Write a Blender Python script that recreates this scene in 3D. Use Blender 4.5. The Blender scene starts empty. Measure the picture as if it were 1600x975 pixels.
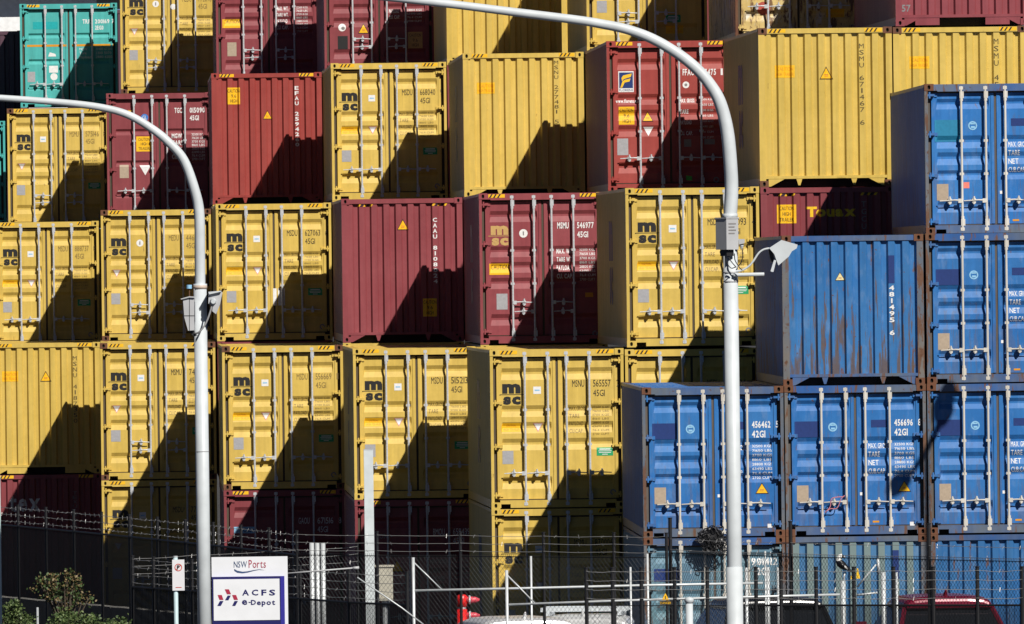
import bpy, bmesh, math, random
from mathutils import Vector, Matrix
random.seed(7)
scene = bpy.context.scene
COL = scene.collection

# ------------------------------------------------------------------ camera, sky, sun, exposure
F_PX, YAW, PITCH, ROLL, CAM_Z = 21800.0, 0.028079034, -0.00297075, -0.01270966, 7.2237
def cam_axes():
    cy, sy, cp, sp = math.cos(YAW), math.sin(YAW), math.cos(PITCH), math.sin(PITCH)
    f = Vector((sy*cp, cy*cp, sp)); r0 = Vector((cy, -sy, 0)); u0 = r0.cross(f)
    r = r0*math.cos(ROLL) + u0*math.sin(ROLL)
    u = -r0*math.sin(ROLL) + u0*math.cos(ROLL)
    return r, u, f
CR, CU, CF = cam_axes()
cam = bpy.data.cameras.new('camera'); cam.sensor_width = 36; cam.lens = 36*F_PX/1600
cam.clip_start = 1; cam.clip_end = 6000
co = bpy.data.objects.new('camera', cam); COL.objects.link(co)
co.matrix_world = Matrix(((CR.x, CU.x, -CF.x, 0), (CR.y, CU.y, -CF.y, 0), (CR.z, CU.z, -CF.z, CAM_Z), (0, 0, 0, 1)))
scene.camera = co
scene.cycles.diffuse_bounces = 2
SUN_TO = Vector((0.547, -1.0, 0.93)).normalized()
elev = math.asin(SUN_TO.z); az = math.atan2(SUN_TO.x, SUN_TO.y)
world = bpy.data.worlds.new('World'); scene.world = world; world.use_nodes = True
nt = world.node_tree; bg = nt.nodes['Background']
sky = nt.nodes.new('ShaderNodeTexSky'); sky.sky_type = 'NISHITA'; sky.sun_disc = False
sky.sun_elevation = elev; sky.sun_rotation = az
nt.links.new(sky.outputs['Color'], bg.inputs['Color']); bg.inputs['Strength'].default_value = 0.05; sky.altitude = 3000; sky.air_density = 0.22; sky.dust_density = 0.0
sl = bpy.data.lights.new('sun', 'SUN'); sl.energy = 5.0; sl.angle = math.radians(0.53); sl.color = (1.0, 0.95, 0.87)
so = bpy.data.objects.new('sun', sl); COL.objects.link(so); so.location = (0, 0, 60)
so.rotation_euler = (-SUN_TO).to_track_quat('-Z', 'Y').to_euler()
scene.view_settings.view_transform = 'Standard'; scene.view_settings.look = 'None'
scene.view_settings.exposure = 0.17; scene.view_settings.gamma = 1.0

def at(x, y, D):
    """the point at depth D that stands where the photograph's pixel (x, y) looks"""
    d = CF + CR*((x-800)/F_PX) - CU*((y-487.5)/F_PX)
    p = d*(D/d.y); return Vector((p.x, p.y, p.z+CAM_Z))

# ------------------------------------------------------------------ helpers
def lin(r, g, b):
    f = lambda c: (c/255/12.92 if c/255 <= 0.04045 else ((c/255+0.055)/1.055)**2.4)
    return (f(r), f(g), f(b))
class MB:
    def __init__(s): s.v = []; s.f = []; s.m = []
    def quad(s, a, b, c, d, m=0):
        n = len(s.v); s.v += [tuple(a), tuple(b), tuple(c), tuple(d)]; s.f.append((n, n+1, n+2, n+3)); s.m.append(m)
    def box(s, x0, x1, y0, y1, z0, z1, m=0):
        n = len(s.v)
        s.v += [(x0,y0,z0),(x1,y0,z0),(x1,y1,z0),(x0,y1,z0),(x0,y0,z1),(x1,y0,z1),(x1,y1,z1),(x0,y1,z1)]
        for q in ((0,3,2,1),(4,5,6,7),(0,1,5,4),(1,2,6,5),(2,3,7,6),(3,0,4,7)):
            s.f.append(tuple(n+i for i in q)); s.m.append(m)
    def prism(s, pts, y0, y1, m=0):
        """closed outline of (x, z) points, counter-clockwise seen from -y, given a thickness along y"""
        n = len(s.v); k = len(pts)
        s.v += [(x, y0, z) for x, z in pts] + [(x, y1, z) for x, z in pts]
        s.f.append(tuple(range(n, n+k))); s.f.append(tuple(range(n+2*k-1, n+k-1, -1))); s.m += [m, m]
        for i in range(k):
            j = (i+1) % k; s.f.append((n+i, n+k+i, n+k+j, n+j)); s.m.append(m)
    def tube(s, pts, rad, n=8, m=0, cap=True, mats=None):
        pts = [Vector(p) for p in pts]; k = len(pts)
        rad = rad if isinstance(rad, (list, tuple)) else [rad]*k
        base = len(s.v); ref = None
        for i, p in enumerate(pts):
            t = (pts[min(i+1, k-1)]-pts[max(i-1, 0)]).normalized()
            if ref is None:
                ref = t.cross(Vector((0, 0, 1)))
                if ref.length < 1e-3: ref = t.cross(Vector((0, 1, 0)))
            ref = (ref - t*ref.dot(t)).normalized(); w = t.cross(ref)
            for j in range(n):
                a = 2*math.pi*j/n
                s.v.append(tuple(p + (ref*math.cos(a)+w*math.sin(a))*rad[i]))
        for i in range(k-1):
            for j in range(n):
                a = base+i*n+j; b = base+i*n+(j+1) % n
                s.f.append((a, b, b+n, a+n)); s.m.append(mats[i] if mats else m)
        if cap:
            s.f.append(tuple(base+j for j in range(n-1, -1, -1))); s.m.append(mats[0] if mats else m)
            s.f.append(tuple(base+(k-1)*n+j for j in range(n))); s.m.append(mats[-1] if mats else m)
    def wire(s, a, b, r, m=0):
        a = Vector(a); b = Vector(b); s.tube([a, b], r, 3, m, False)
    def mesh(s, name, smooth=False):
        me = bpy.data.meshes.new(name); me.from_pydata(s.v, [], s.f)
        if any(s.m): me.polygons.foreach_set('material_index', s.m)
        if smooth: me.polygons.foreach_set('use_smooth', [True]*len(s.f))
        me.update(); return me
def put(name, me, mats, parent=None, smooth_done=True):
    if isinstance(me, MB): me = me.mesh(name)
    if not me.materials:
        for m in (mats if isinstance(mats, (list, tuple)) else [mats]): me.materials.append(m)
    o = bpy.data.objects.new(name, me); COL.objects.link(o)
    if parent is not None: o.parent = parent
    return o
def tag(o, label=None, cat=None, group=None, kind=None):
    for k, v in (('label', label), ('category', cat), ('group', group), ('kind', kind)):
        if v: o[k] = v
    return o
def thing(name, loc, label, cat, group=None, rz=0.0):
    o = bpy.data.objects.new(name, None); COL.objects.link(o); o.location = loc; o.rotation_euler = (0, 0, rz)
    o.empty_display_size = 0.3
    return tag(o, label, cat, group)

# ------------------------------------------------------------------ materials
MATS = {}
def principled(name):
    m = bpy.data.materials.new(name); m.use_nodes = True
    return m, m.node_tree, m.node_tree.nodes['Principled BSDF']
def plain(name, col, rough=0.5, metal=0.0, spec=0.4, var=0.12, scale=6.0, bump=0.0):
    if name in MATS: return MATS[name]
    m, t, p = principled(name); n = t.nodes; l = t.links
    p.inputs['Roughness'].default_value = rough; p.inputs['Metallic'].default_value = metal
    p.inputs['Specular IOR Level'].default_value = spec
    tc = n.new('ShaderNodeTexCoord'); nz = n.new('ShaderNodeTexNoise'); nz.inputs['Scale'].default_value = scale; nz.inputs['Detail'].default_value = 5
    l.new(tc.outputs['Object'], nz.inputs['Vector'])
    mr = n.new('ShaderNodeMapRange'); mr.inputs['From Min'].default_value = 0.3; mr.inputs['From Max'].default_value = 0.7
    mr.inputs['To Min'].default_value = 1-var; mr.inputs['To Max'].default_value = 1+var*0.6
    l.new(nz.outputs['Fac'], mr.inputs['Value'])
    mx = n.new('ShaderNodeMix'); mx.data_type = 'RGBA'; mx.blend_type = 'MULTIPLY'; mx.inputs['Factor'].default_value = 1
    mx.inputs[6].default_value = (*col, 1); l.new(mr.outputs['Result'], mx.inputs[7]); l.new(mx.outputs[2], p.inputs['Base Color'])
    if bump:
        b = n.new('ShaderNodeBump'); b.inputs['Strength'].default_value = bump; b.inputs['Distance'].default_value = 0.01
        l.new(nz.outputs['Fac'], b.inputs['Height']); l.new(b.outputs['Normal'], p.inputs['Normal'])
    MATS[name] = m; return m
def paint(name, col, wear=0.0, fade=None, rough=0.42, chalk=0.0, low=0.0, proud=None):
    """weathered container paint: tone per container, streaks of grime, rust where wear is high, worn edges of bare metal"""
    if name in MATS: return MATS[name]
    m, t, p = principled(name); n = t.nodes; l = t.links
    p.inputs['Roughness'].default_value = rough; p.inputs['Specular IOR Level'].default_value = 0.35
    tc = n.new('ShaderNodeTexCoord'); oi = n.new('ShaderNodeObjectInfo')
    ad = n.new('ShaderNodeVectorMath'); ad.operation = 'ADD'
    sc = n.new('ShaderNodeMath'); sc.operation = 'MULTIPLY'; sc.inputs[1].default_value = 57.0
    l.new(oi.outputs['Random'], sc.inputs[0]); l.new(tc.outputs['Object'], ad.inputs[0]); l.new(sc.outputs[0], ad.inputs[1])
    def noise(scale, detail, vec=(1, 1, 1)):
        mp = n.new('ShaderNodeMapping'); mp.inputs['Scale'].default_value = vec; l.new(ad.outputs[0], mp.inputs['Vector'])
        z = n.new('ShaderNodeTexNoise'); z.inputs['Scale'].default_value = scale; z.inputs['Detail'].default_value = detail
        z.inputs['Roughness'].default_value = 0.62
        l.new(mp.outputs['Vector'], z.inputs['Vector']); return z.outputs['Fac']
    def ramp(v, a, b, lo, hi):
        r = n.new('ShaderNodeMapRange'); r.inputs['From Min'].default_value = a; r.inputs['From Max'].default_value = b
        r.inputs['To Min'].default_value = lo; r.inputs['To Max'].default_value = hi; l.new(v, r.inputs['Value']); return r.outputs['Result']
    def mix(a, b, fac, mode='MIX'):
        x = n.new('ShaderNodeMix'); x.data_type = 'RGBA'; x.blend_type = mode
        for v, i in ((a, 6), (b, 7)):
            if isinstance(v, tuple): x.inputs[i].default_value = (*v, 1)
            else: l.new(v, x.inputs[i])
        if isinstance(fac, float): x.inputs['Factor'].default_value = fac
        else: l.new(fac, x.inputs['Factor'])
        return x.outputs[2]
    at_ = n.new('ShaderNodeAttribute'); at_.attribute_type = 'OBJECT'; at_.attribute_name = 'tone'
    tone = at_.outputs['Fac']
    c = mix(col, fade or col, ramp(noise(0.8, 4), 0.35, 0.65, 0.0, 1.0))
    c = mix(c, tone, 1.0, 'MULTIPLY')
    c = mix(c, ramp(noise(1.6, 6, (5, 5, 0.35)), 0.3, 0.75, 1.04, 0.80), 1.0, 'MULTIPLY')       # run-down grime
    c = mix(c, ramp(noise(9, 6), 0.3, 0.7, 0.95, 1.05), 1.0, 'MULTIPLY')
    if chalk:
        c = mix(c, (0.62, 0.66, 0.70), ramp(noise(2.2, 8, (3, 3, 1.2)), 0.52, 0.72, 0.0, chalk))
    rust = (0.105, 0.048, 0.026)
    a = 0.70-0.22*wear
    c = mix(c, mix(rust, (0.17, 0.085, 0.045), noise(22, 4)), ramp(noise(2.4, 9, (4.5, 4.5, 0.8)), a, a+0.05, 0.0, 0.9))
    c = mix(c, rust, ramp(noise(13, 8), 0.72-0.14*wear, 0.76-0.14*wear, 0.0, 0.85))               # pin-point chips
    if proud:                                                          # the outer faces of the ribs have weathered to another colour
        sy = n.new('ShaderNodeSeparateXYZ'); l.new(tc.outputs['Object'], sy.inputs[0])
        c = mix(c, proud, ramp(sy.outputs['Y'], 0.034, 0.050, 0.85, 0.0))
    if low:                                                            # rust that has crept up from the bottom edge in streaks
        sp = n.new('ShaderNodeSeparateXYZ'); l.new(tc.outputs['Object'], sp.inputs[0])
        zf = ramp(sp.outputs['Z'], 0.0, 2.3, 0.105, -0.09)
        sm = n.new('ShaderNodeMath'); sm.operation = 'ADD'; l.new(noise(2.0, 9, (8, 8, 0.55)), sm.inputs[0]); l.new(zf, sm.inputs[1])
        c = mix(c, mix((0.15, 0.10, 0.065), (0.085, 0.055, 0.04), noise(16, 6)), ramp(sm.outputs[0], 0.555, 0.60, 0.0, low))
    l.new(c, p.inputs['Base Color'])
    b = n.new('ShaderNodeBump'); b.inputs['Strength'].default_value = 0.25; b.inputs['Distance'].default_value = 0.01
    l.new(noise(3, 3), b.inputs['Height']); l.new(b.outputs['Normal'], p.inputs['Normal'])
    MATS[name] = m; return m
def decal(name, col, rough=0.5):
    """flat print that has worn a little"""
    return plain('print_'+name, col, rough, var=0.10, scale=25)
P = {
 'yellow': paint('yellow_paint', (0.605, 0.425, 0.088), 0.06, (0.65, 0.462, 0.112)),
 'yellow_worn': paint('yellow_paint_worn', (0.60, 0.42, 0.13), 0.75, (0.66, 0.52, 0.24), chalk=0.9),
 'maroon': paint('maroon_paint', (0.220, 0.046, 0.055), 0.0, (0.25, 0.060, 0.069)),
 'red': paint('red_paint', (0.32, 0.052, 0.045), 0.10, (0.35, 0.068, 0.058)),
 'blue': paint('blue_paint', (0.020, 0.138, 0.415), 0.16, (0.036, 0.172, 0.45), chalk=0.10, low=0.28),
 'blue_worn': paint('blue_paint_worn', (0.026, 0.140, 0.38), 0.40, (0.045, 0.175, 0.41), chalk=0.10, low=0.85),
 'blue_faded': paint('blue_paint_faded', (0.12, 0.23, 0.33), 0.22, (0.13, 0.25, 0.30), chalk=0.12, low=0.4),
 'blue_two': paint('blue_paint_two_tone', (0.055, 0.165, 0.34), 0.22, (0.07, 0.19, 0.36), chalk=0.1, low=0.3, proud=(0.19, 0.245, 0.22)),
 'teal': paint('teal_paint', (0.07, 0.40, 0.39), 0.04, (0.085, 0.44, 0.42)),
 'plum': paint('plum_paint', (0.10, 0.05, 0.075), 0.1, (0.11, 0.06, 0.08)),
 'rail_worn': paint('rail_worn_paint', (0.030, 0.105, 0.32), 0.55, (0.13, 0.15, 0.17)),
 'post_worn': paint('post_worn_paint', (0.085, 0.13, 0.20), 0.85, (0.17, 0.155, 0.14)),
 'rust': paint('rusty_steel', (0.13, 0.05, 0.028), 0.9, (0.17, 0.07, 0.035), rough=0.8),
}
GALV = plain('galvanised_steel', (0.55, 0.57, 0.60), 0.42, 0.15, 0.5, 0.2, 30)
GALV_P = plain('galvanised_pipe', (0.55, 0.58, 0.60), 0.45, 0.25, 0.5, 0.12, 14)
ROD_W = paint('whitewashed_rod', (0.56, 0.53, 0.47), 0.25, (0.62, 0.60, 0.56))
RUBBER = plain('door_rubber', (0.075, 0.058, 0.040), 0.8)
HOLE = plain('shadow_steel', (0.012, 0.011, 0.011), 0.9)
SEALGREY = plain('grey_seal', (0.10, 0.085, 0.075), 0.8)
TIMBER = plain('underfloor', (0.02, 0.018, 0.017), 0.95)
D_BLACK = decal('black', (0.018, 0.017, 0.018)); D_WHITE = decal('white', (0.74, 0.74, 0.74)); D_FADED = decal('faded_black', (0.20, 0.135, 0.045))
D_YEL = decal('sticker_yellow', (0.84, 0.47, 0.012)); D_LEMON = decal('sticker_lemon', (0.82, 0.50, 0.02)); D_RED = decal('red', (0.55, 0.05, 0.03))
D_TAN = decal('tan', (0.52, 0.33, 0.12)); D_GREEN = decal('green', (0.02, 0.33, 0.13)); D_PLATE = decal('plate', (0.36, 0.36, 0.38), 0.4)
D_NAVY = decal('navy', (0.012, 0.035, 0.16)); D_BLUE = decal('blue', (0.05, 0.19, 0.55)); D_CREAM = decal('cream', (0.72, 0.63, 0.33))
D_TANPL = decal('tan_plate', (0.40, 0.32, 0.24)); D_TEALP = decal('teal_patch', (0.018, 0.20, 0.36)); D_TEALD = decal('teal_dark', (0.01, 0.36, 0.38))
D_ORANGE = decal('orange', (0.65, 0.28, 0.01)); D_PINK = decal('pink', (0.80, 0.22, 0.17)); D_ROSE = decal('rose', (0.60, 0.27, 0.22)); D_RUSTY = decal('sticker_print', (0.76, 0.30, 0.02)); D_BROWN = decal('brown_black', (0.085, 0.062, 0.025)); D_GREY = decal('soft_grey', (0.22, 0.21, 0.21)); D_BRED = decal('brick_red', (0.42, 0.08, 0.06))
D_TURQ = decal('turquoise', (0.02, 0.30, 0.36)); D_SKYB = decal('sky_blue', (0.25, 0.50, 0.72)); D_LIME = decal('lime', (0.10, 0.55, 0.06)); D_SHIP = decal('ship_logo_black', (0.03, 0.03, 0.033))

# ------------------------------------------------------------------ lettering built from glyph outlines
GLYPH = {}
def make_glyphs(chars, bold):
    objs = []
    for ch in chars:
        cu = bpy.data.curves.new('glyph', 'FONT'); cu.body = ch; cu.size = 1.0; cu.resolution_u = 2; cu.fill_mode = 'FRONT'; cu.offset = bold
        o = bpy.data.objects.new('glyph', cu); COL.objects.link(o); objs.append((ch, o, cu))
    dg = bpy.context.evaluated_depsgraph_get()
    for ch, o, cu in objs:
        me = o.evaluated_get(dg).to_mesh()
        vs = [(v.co.x, v.co.y) for v in me.vertices]; fs = [tuple(p.vertices) for p in me.polygons]
        fs = [f if sum((vs[f[i]][0]*vs[f[(i+1) % len(f)]][1]-vs[f[(i+1) % len(f)]][0]*vs[f[i]][1]) for i in range(len(f))) > 0 else f[::-1] for f in fs]
        GLYPH[(ch, bold)] = (vs, fs); o.evaluated_get(dg).to_mesh_clear()
    for ch, o, cu in objs:
        bpy.data.objects.remove(o); bpy.data.curves.remove(cu)
CH = 'ABCDEFGHIJKLMNOPQRSTUVWXYZ0123456789.abcdefghijklmnopqrstuvwxyz-'
for wt in (0.0, 0.028): make_glyphs(CH, wt)
make_glyphs('mscTouax', 0.05); make_glyphs('msc', 0.065)
def text_faces(s, x, z, w, h, bold=0.0, cap=None):
    gap = 0.045 if bold > 0.04 else 0.09
    """flat faces of a line of text whose box is w wide and h tall with its lower left at (x, z)"""
    vs, fs = [], []; cx = 0.0
    for ch in s:
        if ch == ' ': cx += 0.34; continue
        gv, gf = GLYPH[(ch, bold)]; x0 = min(v[0] for v in gv); x1 = max(v[0] for v in gv)
        n = len(vs); vs += [(v[0]-x0+cx, v[1]) for v in gv]; fs += [tuple(i+n for i in f) for f in gf]; cx += x1-x0+gap
    X0 = min(v[0] for v in vs); X1 = max(v[0] for v in vs); Z0 = min(v[1] for v in vs); Z1 = max(v[1] for v in vs)
    return [(x+(v[0]-X0)/(X1-X0)*w, z+(v[1]-Z0)/(Z1-Z0)*h) for v in vs], fs
class Flat:
    """flat print in (x, z), later laid on a relief"""
    def __init__(s): s.v = []; s.f = []; s.m = []
    def add(s, vf, m=0):
        n = len(s.v); s.v += vf[0]; s.f += [tuple(i+n for i in f) for f in vf[1]]; s.m += [m]*len(vf[1]); return s
    def poly(s, pts, m=0): return s.add((list(pts), [tuple(range(len(pts)))]), m)
    def rect(s, x0, x1, z0, z1, m=0): return s.poly([(x0, z0), (x1, z0), (x1, z1), (x0, z1)], m)
    def disc(s, x, z, r, m=0, n=14, rz=None): return s.poly([(x+r*math.cos(2*math.pi*i/n), z+(rz or r)*math.sin(2*math.pi*i/n)) for i in range(n)], m)
    def ring(s, x, z, r0, r1, m=0, n=16):
        for i in range(n):
            a, b = 2*math.pi*i/n, 2*math.pi*(i+1)/n
            s.poly([(x+r0*math.cos(a), z+r0*math.sin(a)), (x+r1*math.cos(a), z+r1*math.sin(a)), (x+r1*math.cos(b), z+r1*math.sin(b)), (x+r0*math.cos(b), z+r0*math.sin(b))], m)
        return s
    def text(s, t, x, z, w, h, m=0, bold=0.0): return s.add(text_faces(t, x, z, w, h, bold), m)
def lay(flat, relief=None, xs=(), zs=(), eps=0.003):
    """a mesh of the print, cut at the relief's bends and moved onto it (relief gives depth y at x, z)"""
    bm = bmesh.new(); vv = [bm.verts.new((a, 0, b)) for a, b in flat.v]
    lift = {}
    for f, m in zip(flat.f, flat.m):
        try: fc = bm.faces.new([vv[i] for i in f]); fc.material_index = m
        except ValueError: pass
    if relief:
        x0 = min(a for a, b in flat.v); x1 = max(a for a, b in flat.v); z0 = min(b for a, b in flat.v); z1 = max(b for a, b in flat.v)
        for c in xs:
            if x0 < c < x1: bmesh.ops.bisect_plane(bm, geom=bm.verts[:]+bm.edges[:]+bm.faces[:], plane_co=(c, 0, 0), plane_no=(1, 0, 0), dist=1e-5)
        for c in zs:
            if z0 < c < z1: bmesh.ops.bisect_plane(bm, geom=bm.verts[:]+bm.edges[:]+bm.faces[:], plane_co=(0, 0, c), plane_no=(0, 0, 1), dist=1e-5)
    # layers of one print sit one above the other
    if any(flat.m):
        bmesh.ops.split_edges(bm, edges=[e for e in bm.edges if len({f.material_index for f in e.link_faces}) > 1])
    for v in bm.verts:
        k = max([f.material_index for f in v.link_faces] or [0])
        v.co.y = (relief(v.co.x, v.co.z) if relief else 0.0) - eps - 0.002*k
    me = bpy.data.meshes.new('print'); bm.to_mesh(me); bm.free(); return me

# ------------------------------------------------------------------ container geometry
W, L40, L20, HC, ST = 2.438, 12.192, 6.058, 2.896, 2.591
CACHE = {}
def cached(key, fn):
    if key not in CACHE: CACHE[key] = fn()
    return CACHE[key]
def casting(sx, sy, sz, front):
    """corner casting with its slots; sx/sy/sz say which outer corner it forms"""
    w, d, h = 0.162, 0.178, 0.118; b = MB()
    ox, oz = w/2, h/2; hx, hz = 0.028, 0.040
    ring = [(ox+hx*1.0*math.cos(a), oz+hz*math.sin(a)) for a in [math.pi*(1+2*i)/8 for i in range(8)]]
    outer = [(w, h/2+h/4), (w*0.75, h), (w*0.25, h), (0, h*0.75), (0, h*0.25), (w*0.25, 0), (w*0.75, 0), (w, h*0.25)]
    ring = [(ox+hx*math.cos(math.atan2(z-oz, (x-ox)*h/w)), oz+hz*math.sin(math.atan2(z-oz, (x-ox)*h/w))) for x, z in outer]
    full = []
    cs = [(w, h), (0, h), (0, 0), (w, 0)]
    n = 8
    for i in range(n):
        j = (i+1) % n
        b.quad((outer[i][0], 0, outer[i][1]), (outer[j][0], 0, outer[j][1]), (ring[j][0], 0, ring[j][1]), (ring[i][0], 0, ring[i][1]))
        b.quad((ring[i][0], 0, ring[i][1]), (ring[j][0], 0, ring[j][1]), (ring[j][0], 0.04, ring[j][1]), (ring[i][0], 0.04, ring[i][1]))
    for c, i, j in ((cs[0], 0, 1), (cs[1], 2, 3), (cs[2], 4, 5), (cs[3], 6, 7)):
        k = len(b.v); b.v += [(outer[i][0], 0, outer[i][1]), (c[0], 0, c[1]), (outer[j][0], 0, outer[j][1])]; b.f.append((k, k+1, k+2)); b.m.append(0)
    k = len(b.v); b.v += [(x, 0.04, z) for x, z in ring]; b.f.append(tuple(range(k, k+8))); b.m.append(1)  # near-black back face puts the slot's shade into the colour
    b.quad((0, 0, 0), (0, 0, h), (0, d, h), (0, d, 0)); b.quad((w, 0, 0), (w, d, 0), (w, d, h), (w, 0, h))
    b.quad((0, 0, h), (w, 0, h), (w, d, h), (0, d, h)); b.quad((0, 0, 0), (0, d, 0), (w, d, 0), (w, 0, 0)); b.quad((0, d, 0), (0, d, h), (w, d, h), (w, d, 0))
    # flat dark quads paint the shaded slots on both sides
    b.quad((-0.002, 0.06, 0.03), (-0.002, 0.06, 0.085), (-0.002, 0.12, 0.085), (-0.002, 0.12, 0.03), 1)
    b.quad((w+0.002, 0.06, 0.03), (w+0.002, 0.12, 0.03), (w+0.002, 0.12, 0.085), (w+0.002, 0.06, 0.085), 1)
    bm = bmesh.new(); me = b.mesh('corner_casting'); bm.from_mesh(me)
    bmesh.ops.remove_doubles(bm, verts=bm.verts, dist=1e-5); bmesh.ops.recalc_face_normals(bm, faces=bm.faces); bm.to_mesh(me); bm.free()
    return me
CAST = {}
def cast_mesh(mat):
    if mat.name not in CAST:
        me = casting(0, 0, 0, True); me.materials.append(mat); me.materials.append(HOLE); CAST[mat.name] = me
    return CAST[mat.name]
G5 = [(0.118, 0.192), (0.352, 0.424), (0.456, 0.528), (0.560, 0.634), (0.800, 0.876)]
G3 = [(0.285, 0.335), (0.535, 0.585), (0.785, 0.835)]
G2 = [(0.10, 0.17), (0.345, 0.43), (0.455, 0.54), (0.575, 0.64), (0.775, 0.855)]
DOOR_Y, GROOVE = 0.104, 0.040
def door_relief(h, grooves, leaf):
    x0, x1 = leaf
    e0, e1 = (x0+0.085, x0+0.105), (x1-0.105, x1-0.085)
    zs = []
    for a, b in grooves:
        zt, zb = h*(1-a), h*(1-b); s = zt-zb
        zs.append((zt, zt-s*0.34, zb+s*0.48, zb))
    def rel(x, z):
        if x <= e0[0] or x >= e1[1]: return DOOR_Y
        kx = min(1, (x-e0[0])/(e0[1]-e0[0]), (e1[1]-x)/(e1[1]-e1[0]))
        for zt, z1, z2, zb in zs:
            if zb < z < zt:
                kz = min(1, (zt-z)/(zt-z1), (z-zb)/(z2-zb)); return DOOR_Y+GROOVE*min(kx, kz)
        return DOOR_Y
    return rel, [e0[0], e0[1], e1[0], e1[1]], sorted(z for q in zs for z in q)
LEAF_L, LEAF_R = (0.118, 1.198), (1.240, 2.320)
def door_mesh(h, grooves, leaf):
    rel, bx, bz = door_relief(h, grooves, leaf)
    X = [leaf[0]] + bx + [leaf[1]]; Z = [0.175] + bz + [h-0.165]
    b = MB()
    for i in range(len(X)-1):
        for j in range(len(Z)-1):
            q = [(X[i], Z[j]), (X[i+1], Z[j]), (X[i+1], Z[j+1]), (X[i], Z[j+1])]
            b.quad(*[(x, rel(x, z), z) for x, z in q])
    x0, x1, z0, z1 = leaf[0], leaf[1], 0.175, h-0.165
    b.quad((x0, DOOR_Y, z0), (x0, DOOR_Y, z1), (x0, 0.165, z1), (x0, 0.165, z0)); b.quad((x1, DOOR_Y, z0), (x1, 0.165, z0), (x1, 0.165, z1), (x1, DOOR_Y, z1))
    b.quad((x0, DOOR_Y, z1), (x1, DOOR_Y, z1), (x1, 0.165, z1), (x0, 0.165, z1)); b.quad((x0, DOOR_Y, z0), (x0, 0.165, z0), (x1, 0.165, z0), (x1, DOOR_Y, z0))
    # flat bars that frame the leaf
    b.box(x0+0.004, x0+0.055, DOOR_Y-0.012, DOOR_Y+0.01, z0+0.004, z1-0.004); b.box(x1-0.055, x1-0.004, DOOR_Y-0.012, DOOR_Y+0.01, z0+0.004, z1-0.004)
    bm = bmesh.new(); me = b.mesh('door'); bm.from_mesh(me); bmesh.ops.remove_doubles(bm, verts=bm.verts, dist=1e-5); bm.to_mesh(me); bm.free()
    return me
def hinge_mesh(mirror):
    b = MB(); s = -1 if mirror else 1
    X = lambda a, c: (min(s*a, s*c), max(s*a, s*c))
    x0, x1 = X(-0.062, 0.055); b.box(x0, x1, 0.010, DOOR_Y+0.003, -0.018, 0.018)
    b.tube([(s*-0.03, 0.018, -0.055), (s*-0.03, 0.018, 0.055)], 0.017, 8)
    x0, x1 = X(0.0, 0.105); b.box(x0, x1, DOOR_Y-0.022, DOOR_Y+0.005, -0.03, 0.03)
    return b.mesh('hinge')
def bar_mesh(h):
    b = MB()
    b.tube([(0, 0.024, 0.055), (0, 0.024, h-0.045)], 0.0205, 8)
    for z in (0.40*h, 0.62*h):                                        # guide brackets
        b.box(-0.036, 0.036, 0.012, DOOR_Y-0.004, z-0.022, z+0.022)
    for z, d in ((0.060, 1), (h-0.050, -1)):                          # cams in their keepers
        z0, z1 = sorted((z, z+d*0.055)); b.box(-0.034, 0.034, 0.006, 0.060, z0, z1)
        z0, z1 = sorted((z+d*0.085, z+d*0.20)); b.box(-0.024, 0.046, 0.008, DOOR_Y-0.004, z0, z1)
        z0, z1 = sorted((z+d*0.20, z+d*0.25)); b.box(-0.020, 0.030, 0.012, DOOR_Y-0.004, z0, z1)
    return b.mesh('locking_bar')
def handle_mesh(mirror):
    b = MB(); s = 1 if mirror else -1
    b.box(min(0, s*0.07), max(0, s*0.07), -0.004, 0.028, -0.036, 0.036)
    pts = [(s*0.05, 0.010, 0.006), (s*0.14, 0.004, 0.012), (s*0.26, 0.002, 0.004), (s*0.39, 0.006, -0.002)]
    b.tube(pts, [0.017, 0.013, 0.012, 0.010], 6)
    b.box(s*0.215-0.030, s*0.215+0.030, 0.012, DOOR_Y-0.004, -0.045, 0.040)  # catch
    b.tube([(s*0.215, 0.004, 0.02), (s*0.215, 0.0, 0.075)], [0.020, 0.014], 6)
    b.box(s*0.215-0.016, s*0.215+0.016, -0.006, 0.01, -0.06, -0.02)
    return b.mesh('handle')
# closed end: upright trapezoid corrugation
END_N, END_X0, END_X1, END_Y, END_DEEP = 9, 0.115, 2.323, 0.030, 0.052
END_P = (END_X1-END_X0)/END_N
def end_breaks():
    out = []
    for i in range(END_N):
        a = END_X0+END_P*i; out += [(a, 0), (a+END_P*0.43, 0), (a+END_P*0.54, 1), (a+END_P*0.86, 1)]
    return out+[(END_X1, 0)]
EB = end_breaks()
def end_relief(x, z):
    if x <= EB[0][0] or x >= EB[-1][0]: return END_Y
    for (a, da), (c, dc) in zip(EB, EB[1:]):
        if a <= x <= c:
            return END_Y+END_DEEP*(da+(dc-da)*(x-a)/(c-a))
    return END_Y
def end_mesh(h):
    b = MB(); z0, z1 = 0.20, h-0.105
    for (a, da), (c, dc) in zip(EB, EB[1:]):
        b.quad((a, END_Y+END_DEEP*da, z0), (c, END_Y+END_DEEP*dc, z0), (c, END_Y+END_DEEP*dc, z1), (a, END_Y+END_DEEP*da, z1))
    return b.mesh('end_wall')
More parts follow.
